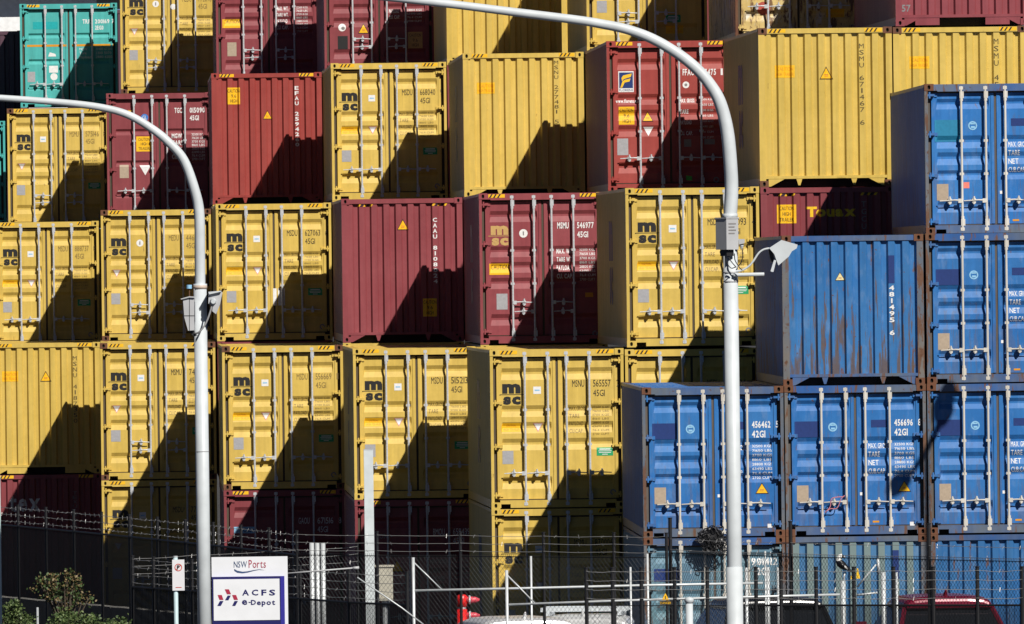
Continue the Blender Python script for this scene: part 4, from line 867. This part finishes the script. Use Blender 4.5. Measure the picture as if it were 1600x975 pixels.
zt = at(578, 703, 206).z-GZ; b = MB(); b.box(-0.069, 0.069, -0.069, 0.069, -0.02, zt); put('post', b, plain('pale_steel', (0.56, 0.61, 0.63), 0.5), t); b = MB(); b.box(-0.072, 0.072, -0.072, 0.072, zt+0.001, zt+0.012); put('cap', b, GALV_P, t)
t = thing('pale_pole', Vector((at(-1, 900, 190).x, 190, GZ)), 'pale blue pole cut by the lower left edge of the picture', 'post')
b = MB(); b.tube([(0, 0, 0), (0, 0, at(-1, 742, 190).z-GZ)], 0.030, 12); put('pole', b, plain('pale_blue_steel', (0.45, 0.58, 0.62), 0.5), t); b = MB(); b.tube([(0, 0, 0), (0, 0, 0.02)], 0.08, 12); put('base', b, GALV_P, t)
t = thing('stake', Vector((at(58.5, 960, 196).x, 196, GZ)), 'short white stake between the two low shrubs', 'stake')
b = MB(); b.tube([(0, 0, 0), (0, 0, at(58, 949, 196).z-GZ)], [0.018, 0.018], 8); put('stake_rod', b, GALV_P, t); b = MB(); b.tube([(0, 0, 0), (0, 0, 0.02)], 0.05, 8); put('base', b, GALV_P, t)
t = thing('bollard', Vector((at(1077, 950, 180).x, 180, GZ)), 'white bollard with a domed top and mauve side left of the right lamp post', 'bollard')
zt = at(1077, 938, 180).z-GZ; b = MB(); b.tube([(0, 0, 0), (0, 0, zt-0.04)], 0.047, 14); put('post', b.mesh('post', True), WHITE, t)
b = MB(); b.tube([(0, 0, zt-0.04), (0, 0, zt), (0, 0, zt+0.03), (0, 0, zt+0.045)], [0.048, 0.062, 0.055, 0.01], 14); put('cap', b.mesh('cap', True), WHITE, t)

# ------------------------------------------------------------------ signs
def board(t, name, D, x0, y0, x1, y1, d, mat):
    a = at(x0, y0, D)-t.location; c_ = at(x1, y1, D)-t.location; dy = D-t.location.y; b = MB(); b.box(a.x, c_.x, dy-d, dy, c_.z, a.z); return put(name, b, mat, t)
D = 180.0
t = thing('depot_sign', Vector((at(391, 920, D).x, D, GZ)), 'large white and blue depot name board beside the left lamp post', 'sign')
SW = plain('sign_white', (0.72, 0.74, 0.78), 0.35, var=0.04); SB = plain('sign_blue', (0.035, 0.03, 0.28), 0.35, var=0.05); SN = plain('sign_navy', (0.015, 0.014, 0.11), 0.4, var=0.05)
SCR = plain('sign_crimson', (0.36, 0.025, 0.06), 0.4, var=0.05)
board(t, 'backboard', D, 330.4, 870.6, 451, 1020, 0.03, SW)
board(t, 'lower_panel', D-0.0301, 331, 901.4, 445.8, 1018, 0.05, SB)
board(t, 'panel_frame', D-0.0802, 331.2, 901.6, 439.8, 1017, 0.012, SN)
board(t, 'panel_face', D-0.0923, 333.4, 905.4, 437.4, 968.4, 0.008, SW)
for x in (336, 446):
    q = at(x, 960, D)-t.location; b = MB(); b.box(q.x-0.03, q.x+0.03, 0.001, 0.06, 0, 2.6); put('leg', b, GALV_P, t)
def sign_print(t, nm, D, items, mats):
    fl = Flat(); k = F_PX/D
    for it in items:
        if it[0] == 't': a = at(it[2], it[5], D)-t.location; c_ = at(it[3], it[4], D)-t.location; fl.text(it[1], a.x, a.z, c_.x-a.x, c_.z-a.z, it[6], it[7])
        elif it[0] == 'p': fl.poly([((at(x, y, D)-t.location).x, (at(x, y, D)-t.location).z) for x, y in it[1]][::-1], it[2])
    me = lay(fl); dy = D-t.location.y
    for v in me.vertices: v.co.y += dy
    return put(nm, me, mats, t)
Z8 = lambda x, y: (320+x/8.48, 860+y/8.48)
sign_print(t, 'lettering', D-0.031, [('t', 'NSW', Z8(385, 0)[0], Z8(558, 0)[0], Z8(0, 142)[1], Z8(0, 228)[1], 0, 0.0)], [plain('sign_steel_blue', (0.04, 0.075, 0.17), 0.4)])
sign_print(t, 'lettering', D-0.031, [('t', 'Ports', Z8(582, 0)[0], Z8(808, 0)[0], Z8(0, 124)[1], Z8(0, 232)[1], 0, 0.0)], [SCR])
sign_print(t, 'swoosh', D-0.031, [('p', [Z8(*p) for p in ((390, 245), (430, 268), (500, 282), (560, 277), (640, 262), (720, 250), (805, 262), (720, 256), (650, 270), (570, 292), (500, 302), (430, 294), (392, 270))], 0)], [plain('sign_steel_blue', (0.04, 0.075, 0.17), 0.4)])
for pts, m in (([(265, 515), (320, 515), (348, 580), (294, 580)], SCR), ([(170, 590), (225, 590), (248, 655), (195, 655)], SCR), ([(362, 590), (415, 590), (440, 655), (388, 655)], SCR),
               ([(302, 598), (346, 598), (314, 660), (268, 660)], SN), ([(200, 670), (249, 670), (213, 735), (165, 735)], SN), ([(394, 670), (440, 670), (404, 735), (362, 735)], SN)):
    sign_print(t, 'emblem', D-0.1004, [('p', [Z8(*p) for p in pts], 0)], [m])
sign_print(t, 'lettering', D-0.1004, [('t', ch, Z8(x, 0)[0], Z8(x+w_, 0)[0], Z8(0, 518)[1], Z8(0, 598)[1], 0, 0.028) for ch, x, w_ in (('A', 495, 90), ('C', 622, 85), ('F', 750, 66), ('S', 852, 82))], [SN])
sign_print(t, 'lettering', D-0.1004, [('t', 'e', Z8(492, 0)[0], Z8(562, 0)[0], Z8(0, 655)[1], Z8(0, 722)[1], 0, 0.028), ('p', [Z8(*p) for p in ((580, 682), (608, 682), (608, 694), (580, 694))], 0), ('t', 'D', Z8(612, 0)[0], Z8(678, 0)[0], Z8(0, 655)[1], Z8(0, 722)[1], 0, 0.028),
             ('t', 'epot', Z8(690, 0)[0], Z8(932, 0)[0], Z8(0, 660)[1], Z8(0, 746)[1], 0, 0.028)], [SN])
D = 186.0
t = thing('parking_sign', Vector((at(277, 930, D).x, D, GZ)), 'narrow white no parking sign with red ring on a thin post', 'sign')
b = MB(); b.tube([(-0.018, 0.02, 0), (-0.018, 0.02, at(275, 871, D).z-GZ)], 0.030, 12); put('post', b.mesh('post', True), plain('pale_blue_steel', (0.45, 0.58, 0.62), 0.5), t)
b = MB(); b.tube([(-0.018, 0.02, at(275, 871, D).z-GZ+0.001), (-0.018, 0.02, at(275, 871, D).z-GZ+0.02)], 0.032, 12); put('cap', b, GALV_P, t)
board(t, 'plate', D-0.02, 269, 874.5, 288.6, 922.6, 0.006, plain('parking_white', (0.68, 0.68, 0.72), 0.4, var=0.04))
q = at(278.7, 886.5, D)-t.location; fl = Flat(); fl.ring(q.x, q.z, 0.040, 0.050, 0, 20); fl.poly([(q.x-0.034, q.z-0.026), (q.x-0.028, q.z-0.034), (q.x+0.034, q.z+0.026), (q.x+0.028, q.z+0.034)], 0); me = lay(fl)
for v in me.vertices: v.co.y += -0.027
put('ring', me, D_RED, t)
fl = Flat(); fl.text('P', q.x-0.018, q.z-0.026, 0.036, 0.055, 0, 0.028); me = lay(fl)
for v in me.vertices: v.co.y += -0.030
put('lettering', me, D_BLACK, t)
fl = Flat(); fl.rect(q.x-0.04, q.x+0.04, q.z-0.270, q.z-0.262, 0); me = lay(fl)
for v in me.vertices: v.co.y += -0.027
put('lettering', me, D_RED, t)
D = 191.5
t = thing('danger_sign', at(1039, 945, D), 'small yellow triangular danger sign on the lower gate rail', 'sign'); inv = Matrix.Translation(-t.location)
put('triangle', local(prism_px(D, [(1039.5, 926.5), (1034, 937.5), (1045.5, 937.5)], -0.02, -0.012)), D_YEL, t)
put('plate', local(prism_px(D, [(1031, 939), (1049.5, 939), (1049.5, 945), (1031, 945)], -0.02, -0.012)), D_BLACK, t)
sign_print(t, 'lettering', D-0.021, [('t', 'DANGER', 1032, 1048.5, 940.3, 944, 0, 0.0)], [D_YEL])
put('mark', local(prism_px(D, [(1039.2, 931), (1040.4, 931), (1040.2, 936), (1039.4, 936)], -0.025, -0.021)), D_BLACK, t)
D = 194.0
t = thing('yellow_tag', at(1340, 905, D), 'yellow plastic clip fixed to a black fence post near the bird', 'tag'); inv = Matrix.Translation(-t.location)
put('clip', local(prism_px(D, [(1338.5, 888), (1340.5, 888), (1343.5, 904), (1337.5, 904)], -0.08, -0.03)), D_LEMON, t)
put('strap', local(prism_px(D, [(1328.5, 900), (1331, 899), (1331.5, 904), (1329, 905)], -0.08, -0.03)), D_LEMON, t)

# ------------------------------------------------------------------ hydrant, cabinet, barrier
REDP = plain('hydrant_red', (0.72, 0.02, 0.02), 0.35, var=0.08); PINK = plain('nozzle_red', (0.62, 0.07, 0.10), 0.4)
D = 212.0
t = thing('hydrant', Vector((at(722, 950, D).x, D, GZ)), 'red hydrant pillar with two nozzles pointing right behind the gate', 'hydrant'); sc_ = F_PX/D
z1 = at(722, 931, D).z-GZ; zc = at(722, 950, D).z-GZ; r = 8.0/sc_
b = MB(); b.tube([(0, 0, 0), (0, 0, zc-0.02)], r, 16); put('lower_barrel', b.mesh('lower_barrel', True), REDP, t)
b = MB(); b.tube([(0, 0, zc-0.02), (0, 0, zc+0.02)], r*0.80, 16); put('collar', b.mesh('collar', True), GALV, t)
b = MB(); b.tube([(0, 0, zc+0.02), (0, 0, z1), (0, 0, z1+0.02)], [r, r, r*0.6], 16); put('upper_barrel', b.mesh('upper_barrel', True), REDP, t)
for y in (937.5, 962):
    z = at(722, y, D).z-GZ; n_ = MB(); n_.tube([(r*0.8, 0, z), (0.14, 0, z), (0.20, 0, z), (0.27, 0, z)], [0.050, 0.050, 0.048, 0.018], 12); q = put('nozzle', n_.mesh('nozzle', True), PINK, t)
    b = MB(); b.tube([(0.105, 0, z), (0.13, 0, z)], 0.070, 14); put('flange', b, GALV, q)
D = 214.0
t = thing('cabinet', Vector((at(601, 920, D).x, D, GZ)), 'beige steel cabinet on a post behind the square post', 'cabinet'); BEIGE = plain('beige_steel', (0.42, 0.40, 0.33), 0.5)
a = at(587.5, 886, D)-t.location; c_ = at(614, 938, D)-t.location
b = MB(); b.box(a.x, c_.x, -0.15, 0.1, c_.z, a.z); put('body', b, BEIGE, t); b = MB(); b.box(a.x-0.02, c_.x+0.02, -0.17, 0.12, a.z+0.001, a.z+0.03); put('lid', b, BEIGE, t)
b = MB(); b.box(a.x+0.02, c_.x-0.02, -0.157, -0.151, c_.z+0.03, a.z-0.05); put('door', b, BEIGE, t); b = MB(); b.tube([(0, 0, 0), (0, 0, c_.z)], 0.04, 10); put('post', b, GALV_P, t)
a = at(-40, 928, 233); c_ = at(335, 969, 216); dirv = (Vector((c_.x, c_.y, 0))-Vector((a.x, a.y, 0))); n_ = int(dirv.length/1.25); u = dirv/n_
t = thing('barrier_wall', Vector((a.x, a.y, GZ)), 'pale concrete barrier wall running behind the mesh fence at the lower left', 'wall'); t['kind'] = 'thing'; zt = a.z-GZ
for i in range(n_):
    s0 = u*i+u*0.008; s1 = u*(i+1)-u*0.008; w_ = Vector((-u.y, u.x, 0)).normalized()*0.12; b = MB()
    P4 = [s0-w_, s1-w_, s1+w_, s0+w_]
    k = len(b.v); b.v += [(p.x, p.y, -0.02) for p in P4]+[(p.x, p.y, zt) for p in P4]
    for q in ((0, 3, 2, 1), (4, 5, 6, 7), (0, 1, 5, 4), (1, 2, 6, 5), (2, 3, 7, 6), (3, 0, 4, 7)): b.f.append(q); b.m.append(0)
    put('panel', b, CONCRETE, t)

# ------------------------------------------------------------------ parked cars
CGL = plain('car_glass', (0.012, 0.014, 0.018), 0.08, 0.0, 0.8, 0.05); TYRE = plain('tyre', (0.015, 0.015, 0.016), 0.9); TLAMP = plain('tail_lamp', (0.45, 0.015, 0.015), 0.2)
def car(x, D, rz, col, label, hgt=1.46, wid=1.78, lng=4.4, name='parked_car', rack=False, drop=0.15):
    t = thing(name, Vector((at(x, 960, D).x, D, GZ)), label, 'car', None, rz)
    body = plain('car_'+label.split()[0], col, 0.22, 0.15, 0.6, 0.04)
    def loft(secs, mat, nm, parent=t):
        b = MB(); k = len(secs[0])
        for s_ in secs: b.v += s_
        for i in range(len(secs)-1):
            for j in range(k):
                a_ = i*k+j; c2 = i*k+(j+1) % k; b.f.append((a_, c2, c2+k, a_+k)); b.m.append(0)
        b.f.append(tuple(range(k-1, -1, -1))); b.f.append(tuple((len(secs)-1)*k+j for j in range(k))); b.m += [0, 0]
        me = b.mesh(nm); bm = bmesh.new(); bm.from_mesh(me); bmesh.ops.recalc_face_normals(bm, faces=bm.faces); bm.to_mesh(me); bm.free()
        o_ = put(nm, me, mat, parent)
        m_ = o_.modifiers.new('soft', 'BEVEL'); m_.width = 0.05; m_.segments = 2; m_.limit_method = 'ANGLE'
        return o_
    hw = wid/2; belt = hgt*0.62
    def sec(y, zl, zt, w): return [(-w, y, zl), (w, y, zl), (w*1.0, y, zl+(zt-zl)*0.6), (w*0.93, y, zt), (-w*0.93, y, zt), (-w*1.0, y, zl+(zt-zl)*0.6)]
    loft([sec(0, 0.35, belt*0.92, hw*0.90), sec(0.12, 0.22, belt, hw*0.98), sec(lng*0.25, 0.2, belt, hw), sec(lng*0.68, 0.2, belt*0.98, hw), sec(lng*0.93, 0.22, belt*0.78, hw*0.96), sec(lng, 0.35, belt*0.68, hw*0.85)], body, 'body')
    def top(y, z, w): return [(-w, y, z), (w, y, z)]
    r0, r1 = 0.30, lng*0.62
    gl = [[(-hw*0.90, 0.10, belt-0.02), (hw*0.90, 0.10, belt-0.02), (hw*0.76, r0+0.20, hgt-drop), (-hw*0.76, r0+0.20, hgt-drop)],
          [(-hw*0.92, lng*0.70, belt-0.03), (hw*0.92, lng*0.70, belt-0.03), (hw*0.76, lng*0.50, hgt-drop), (-hw*0.76, lng*0.50, hgt-drop)]]
    loft(gl, CGL, 'windows')
    def rs(y, w, z, e): return [(-w, y, e), (w, y, e), (w*0.97, y, e+(z-e)*0.55), (w*0.80, y, e+(z-e)*0.88), (w*0.45, y, z), (-w*0.45, y, z), (-w*0.80, y, e+(z-e)*0.88), (-w*0.97, y, e+(z-e)*0.55)]
    e = hgt-drop-0.01
    loft([rs(r0+0.10, hw*0.74, hgt-0.05, e), rs(r0+0.28, hw*0.77, hgt-0.015, e), rs(r0+0.8, hw*0.78, hgt, e), rs(lng*0.40, hw*0.78, hgt, e), rs(lng*0.50, hw*0.76, hgt-0.06, e)], body, 'roof')
    for s_ in (-1, 1):
        b = MB(); b.tube([(s_*hw*0.90, 0.11, belt), (s_*hw*0.75, r0+0.20, hgt-drop)], 0.04, 6); put('pillar', b, body, t)
        b = MB(); b.box(min(s_*hw*0.62, s_*hw*0.94), max(s_*hw*0.62, s_*hw*0.94), -0.02, 0.10, belt*0.72, belt*0.90); put('tail_light', b, TLAMP, t)
        b = MB(); b.box(min(s_*hw*0.98, s_*(hw+0.16)), max(s_*hw*0.98, s_*(hw+0.16)), lng*0.64, lng*0.68, belt-0.02, belt+0.12); put('mirror', b, body, t)
        for y in (lng*0.19, lng*0.80):
            b = MB(); b.tube([(s_*(hw-0.20), y, 0.31), (s_*(hw+0.005), y, 0.31)], 0.31, 18); w_ = put('wheel', b, TYRE, t)
            b = MB(); b.tube([(s_*(hw+0.004), y, 0.31), (s_*(hw+0.014), y, 0.31)], 0.19, 14); put('rim', b, GALV, w_)
    b = MB(); b.tube([(0, r0+0.45, hgt-0.01), (0, r0+0.38, hgt+0.07)], [0.035, 0.012], 6); put('aerial', b, body, t)
    b = MB(); b.box(-0.26, 0.26, -0.03, -0.005, belt*0.50, belt*0.62); put('number_plate', b, D_WHITE, t)
    if rack:
        for y in (0.9, 1.25, 1.9): b = MB(); b.box(-hw*0.72, hw*0.72, y, y+0.06, hgt+0.05, hgt+0.11); put('rack_bar', b, WHITE, t)
        for s_ in (-1, 1): b = MB(); b.box(s_*hw*0.6-0.03, s_*hw*0.6+0.03, 0.9, 1.96, hgt-0.01, hgt+0.049); put('rack_foot', b, WHITE, t)
    return t
car(838, 203.0, math.radians(12), (0.70, 0.71, 0.73), 'white parked car whose rounded roof shows behind the lower gate', 1.36)
car(905, 206.0, math.radians(-6), (0.66, 0.67, 0.68), 'pale parked car with white roof bars behind the fence posts', 1.30, rack=True)
car(1222, 202.5, math.radians(8), (0.012, 0.012, 0.014), 'black parked car behind the black fence right of the right lamp post', 1.62, 1.86, 4.6)
car(1490, 209.0, math.radians(6), (0.17, 0.010, 0.030), 'dark red parked car behind the black fence at the lower right', 1.46, drop=0.19)

# ------------------------------------------------------------------ bird, tangled clump, cord
BB = plain('bird_black', (0.010, 0.010, 0.013), 0.4); BWH = plain('bird_white', (0.72, 0.72, 0.70), 0.6); BGR = plain('bird_bill', (0.42, 0.45, 0.50), 0.4)
D = 200.0; base = at(1319.8, 895, D)
t = thing('magpie', base, 'black and white magpie perched on the stepped post', 'bird'); Q = lambda x, y, dy=0.0: at(x, y, D)-base+Vector((0, dy, 0))
b = MB()
sp = [Q(1331.5, 893.5), Q(1327, 890.5), Q(1322.5, 887.5), Q(1317.5, 884), Q(1312.5, 880), Q(1310.2, 876), Q(1310.5, 872.5), Q(1312.5, 869.5), Q(1315.5, 868.8), Q(1318, 869.5), Q(1321.5, 870.5)]
b.tube(sp, [0.012, 0.020, 0.036, 0.055, 0.058, 0.046, 0.038, 0.036, 0.034, 0.016, 0.003], 12, mats=[0, 0, 0, 0, 0, 1, 1, 1, 0, 2]); put('body', b.mesh('body', True), [BB, BWH, BGR], t)
b = MB(); b.tube([Q(1318, 882.5, -0.045), Q(1321, 886.5, -0.05), Q(1324, 890, -0.03)], [0.010, 0.016, 0.006], 8); put('wing_patch', b.mesh('wing_patch', True), BWH, t)
b = MB(); b.tube([Q(1311, 879, -0.035), Q(1317, 884, -0.04), Q(1326, 891, -0.01)], [0.030, 0.030, 0.008], 10); put('wing', b.mesh('wing', True), BB, t)
for dx in (-0.012, 0.014):
    b = MB(); b.tube([Q(1317.5, 886.5)+Vector((dx, 0, 0)), Q(1319, 891)+Vector((dx, 0, 0)), Q(1319.8, 895)+Vector((dx*0.6, 0, 0))], [0.012, 0.006, 0.006], 6); put('leg', b, BB, t)
    e = Q(1319.8, 895)+Vector((dx*0.6, 0, 0.002))
    for a in (-0.6, 0.0, 0.6): b = MB(); b.tube([e, e+Vector((math.sin(a)*0.03, -math.cos(a)*0.03, -0.006))], 0.004, 5); put('toe', b, BB, t)
rnd = random.Random(3); NEST = plain('twig_black', (0.014, 0.014, 0.016), 0.35, 0, 0.5, 0.4, 40); NESTG = plain('twig_grey', (0.10, 0.10, 0.11), 0.4, 0, 0.5, 0.3, 40)
c0 = at(1111, 843, BAY_B-0.16)
b = MB()
ring_n, lat = 14, 9
k0 = len(b.v)
for i in range(lat+1):                                                # a lumpy core, heavier to the right and hanging low
    th = math.pi*i/lat
    for j in range(ring_n):
        ph = 2*math.pi*j/ring_n; r_ = 1+rnd.uniform(-0.16, 0.16)
        x_, z_ = math.sin(th)*math.cos(ph)*0.20*r_, math.cos(th)*0.19*r_
        b.v.append((x_*(1.15 if z_ > 0 else 0.85)+(0.05 if z_ < 0 else 0), math.sin(th)*math.sin(ph)*0.10*r_, z_))
for i in range(lat):
    for j in range(ring_n):
        a_ = k0+i*ring_n+j; c2 = k0+i*ring_n+(j+1) % ring_n; b.f.append((a_, a_+ring_n, c2+ring_n, c2)); b.m.append(0)
for i in range(150):
    a = rnd.uniform(0, 6.28); rr = 0.55+0.55*rnd.random(); cx, cz = math.cos(a)*rr*0.215, math.sin(a)*rr*0.185
    p = Vector((cx+(0.05 if cz < 0 else 0), rnd.uniform(-0.13, 0.02), cz)); pts = [p]
    turn = rnd.uniform(0.5, 1.3)*rnd.choice((-1, 1)); hd = rnd.uniform(0, 6.28)
    for k in range(6):
        hd += turn*rnd.uniform(0.5, 1.2); pts.append(pts[-1]+Vector((math.cos(hd)*0.035, rnd.uniform(-0.012, 0.012), math.sin(hd)*0.035)))
    b.tube(pts, 0.006+0.004*rnd.random(), 4, 1 if rnd.random() < 0.25 else 0)
o = put('tangled_clump', b, [NEST, NESTG]); o.location = c0; tag(o, 'black tangled clump caught between two blue containers behind the right lamp post', 'clump')
b = MB(); c0 = at(1306, 780, BAY_B-0.02); PK = plain('pink_cord', (0.55, 0.20, 0.24), 0.6)
b.tube(smooth([at(x, y, BAY_B-0.02)-c0 for x, y in ((1319, 776), (1306, 777), (1299, 780), (1297, 792), (1289, 801), (1297, 795), (1308, 794), (1314, 780), (1320, 774))], 4), 0.008, 5)
o = put('cord', b, PK); o.location = c0; tag(o, 'loose pink cord knotted round the lock rods of blue container 456696', 'cord')

# ------------------------------------------------------------------ shrubs
LEAFG = plain('leaf_green', (0.055, 0.095, 0.028), 0.6, 0, 0.4, 0.45, 7); LEAFB = plain('leaf_dry', (0.16, 0.115, 0.05), 0.6, 0, 0.4, 0.4, 7); LEAFL = plain('leaf_light', (0.11, 0.15, 0.05), 0.55, 0, 0.4, 0.3, 7); BARK = plain('bark', (0.07, 0.055, 0.04), 0.9)
def shrub(x, D, top_y, label, blobs, leaf, n, size, stems):
    o = Vector((at(x, 950, D).x, D, GZ)); t = thing('shrub', o, label, 'shrub', None); b = MB(); tips = []
    for bx, by, rx, ry in blobs:
        c_ = at(bx, by, D)-o; k = D/F_PX
        for i in range(int(n*rx*ry/400)):
            a = rnd.uniform(0, 6.28); r_ = rnd.random()**0.5; v = rnd.uniform(-1, 1)
            clump = Vector((math.cos(a)*r_*rx*k, v*rx*k*0.8, math.sin(a)*r_*ry*k))+c_
            for j in range(5):
                p = clump+Vector((rnd.gauss(0, 0.035), rnd.gauss(0, 0.035), rnd.gauss(0, 0.03)))
                u_ = Vector((rnd.uniform(-1, 1), rnd.uniform(-1, 1), rnd.uniform(-0.4, 1))).normalized()*size*rnd.uniform(0.7, 1.3); w_ = u_.cross(Vector((rnd.uniform(-1, 1), rnd.uniform(-1, 1), rnd.uniform(-1, 1)))).normalized()*size*0.32
                m_ = 0 if rnd.random() < 0.55 else 1; k0 = len(b.v); b.v += [tuple(p), tuple(p+u_*0.5+w_), tuple(p+u_), tuple(p+u_*0.5-w_)]; b.f.append((k0, k0+1, k0+2, k0+3)); b.m.append(m_)
            if i % 6 == 0: tips.append(clump)
    q = put('foliage', b, leaf, t); q['kind'] = 'stuff'
    b = MB(); b.tube([(0, 0, 0), (0.01, 0.02, 0.8), (0, 0, 1.1)], [0.035, 0.028, 0.022], 7); put('trunk', b, BARK, t)
    for tip in tips[:stems]:
        b = MB(); b.tube(smooth([Vector((0, 0, 0.7)), Vector((tip.x*0.3, tip.y*0.3, tip.z*0.6+0.25)), tip], 3), [0.016]*3+[0.010]*3+[0.005], 5); put('branch', b, BARK, t)
    return t
shrub(103, 197, 893, 'sparse shrub with dry brown leaves at the lower left', [(76, 908, 16, 13), (112, 904, 12, 11), (128, 934, 15, 9), (96, 922, 20, 12), (80, 932, 14, 7), (104, 944, 14, 9), (57, 918, 10, 5), (118, 916, 8, 12)], [LEAFG, LEAFB], 88, 0.046, 26)
shrub(120, 195, 950, 'low green shrub spreading at the foot of the dry shrub', [(112, 975, 34, 14), (162, 981, 34, 10), (100, 964, 16, 8), (140, 968, 12, 7), (190, 974, 8, 8)], [LEAFG, LEAFL], 150, 0.045, 10)
shrub(22, 195.5, 940, 'low green shrub in the lower left corner with bare twigs', [(18, 960, 16, 15), (36, 972, 14, 12), (8, 976, 14, 12), (26, 946, 9, 6)], [LEAFG, LEAFL], 150, 0.045, 10)
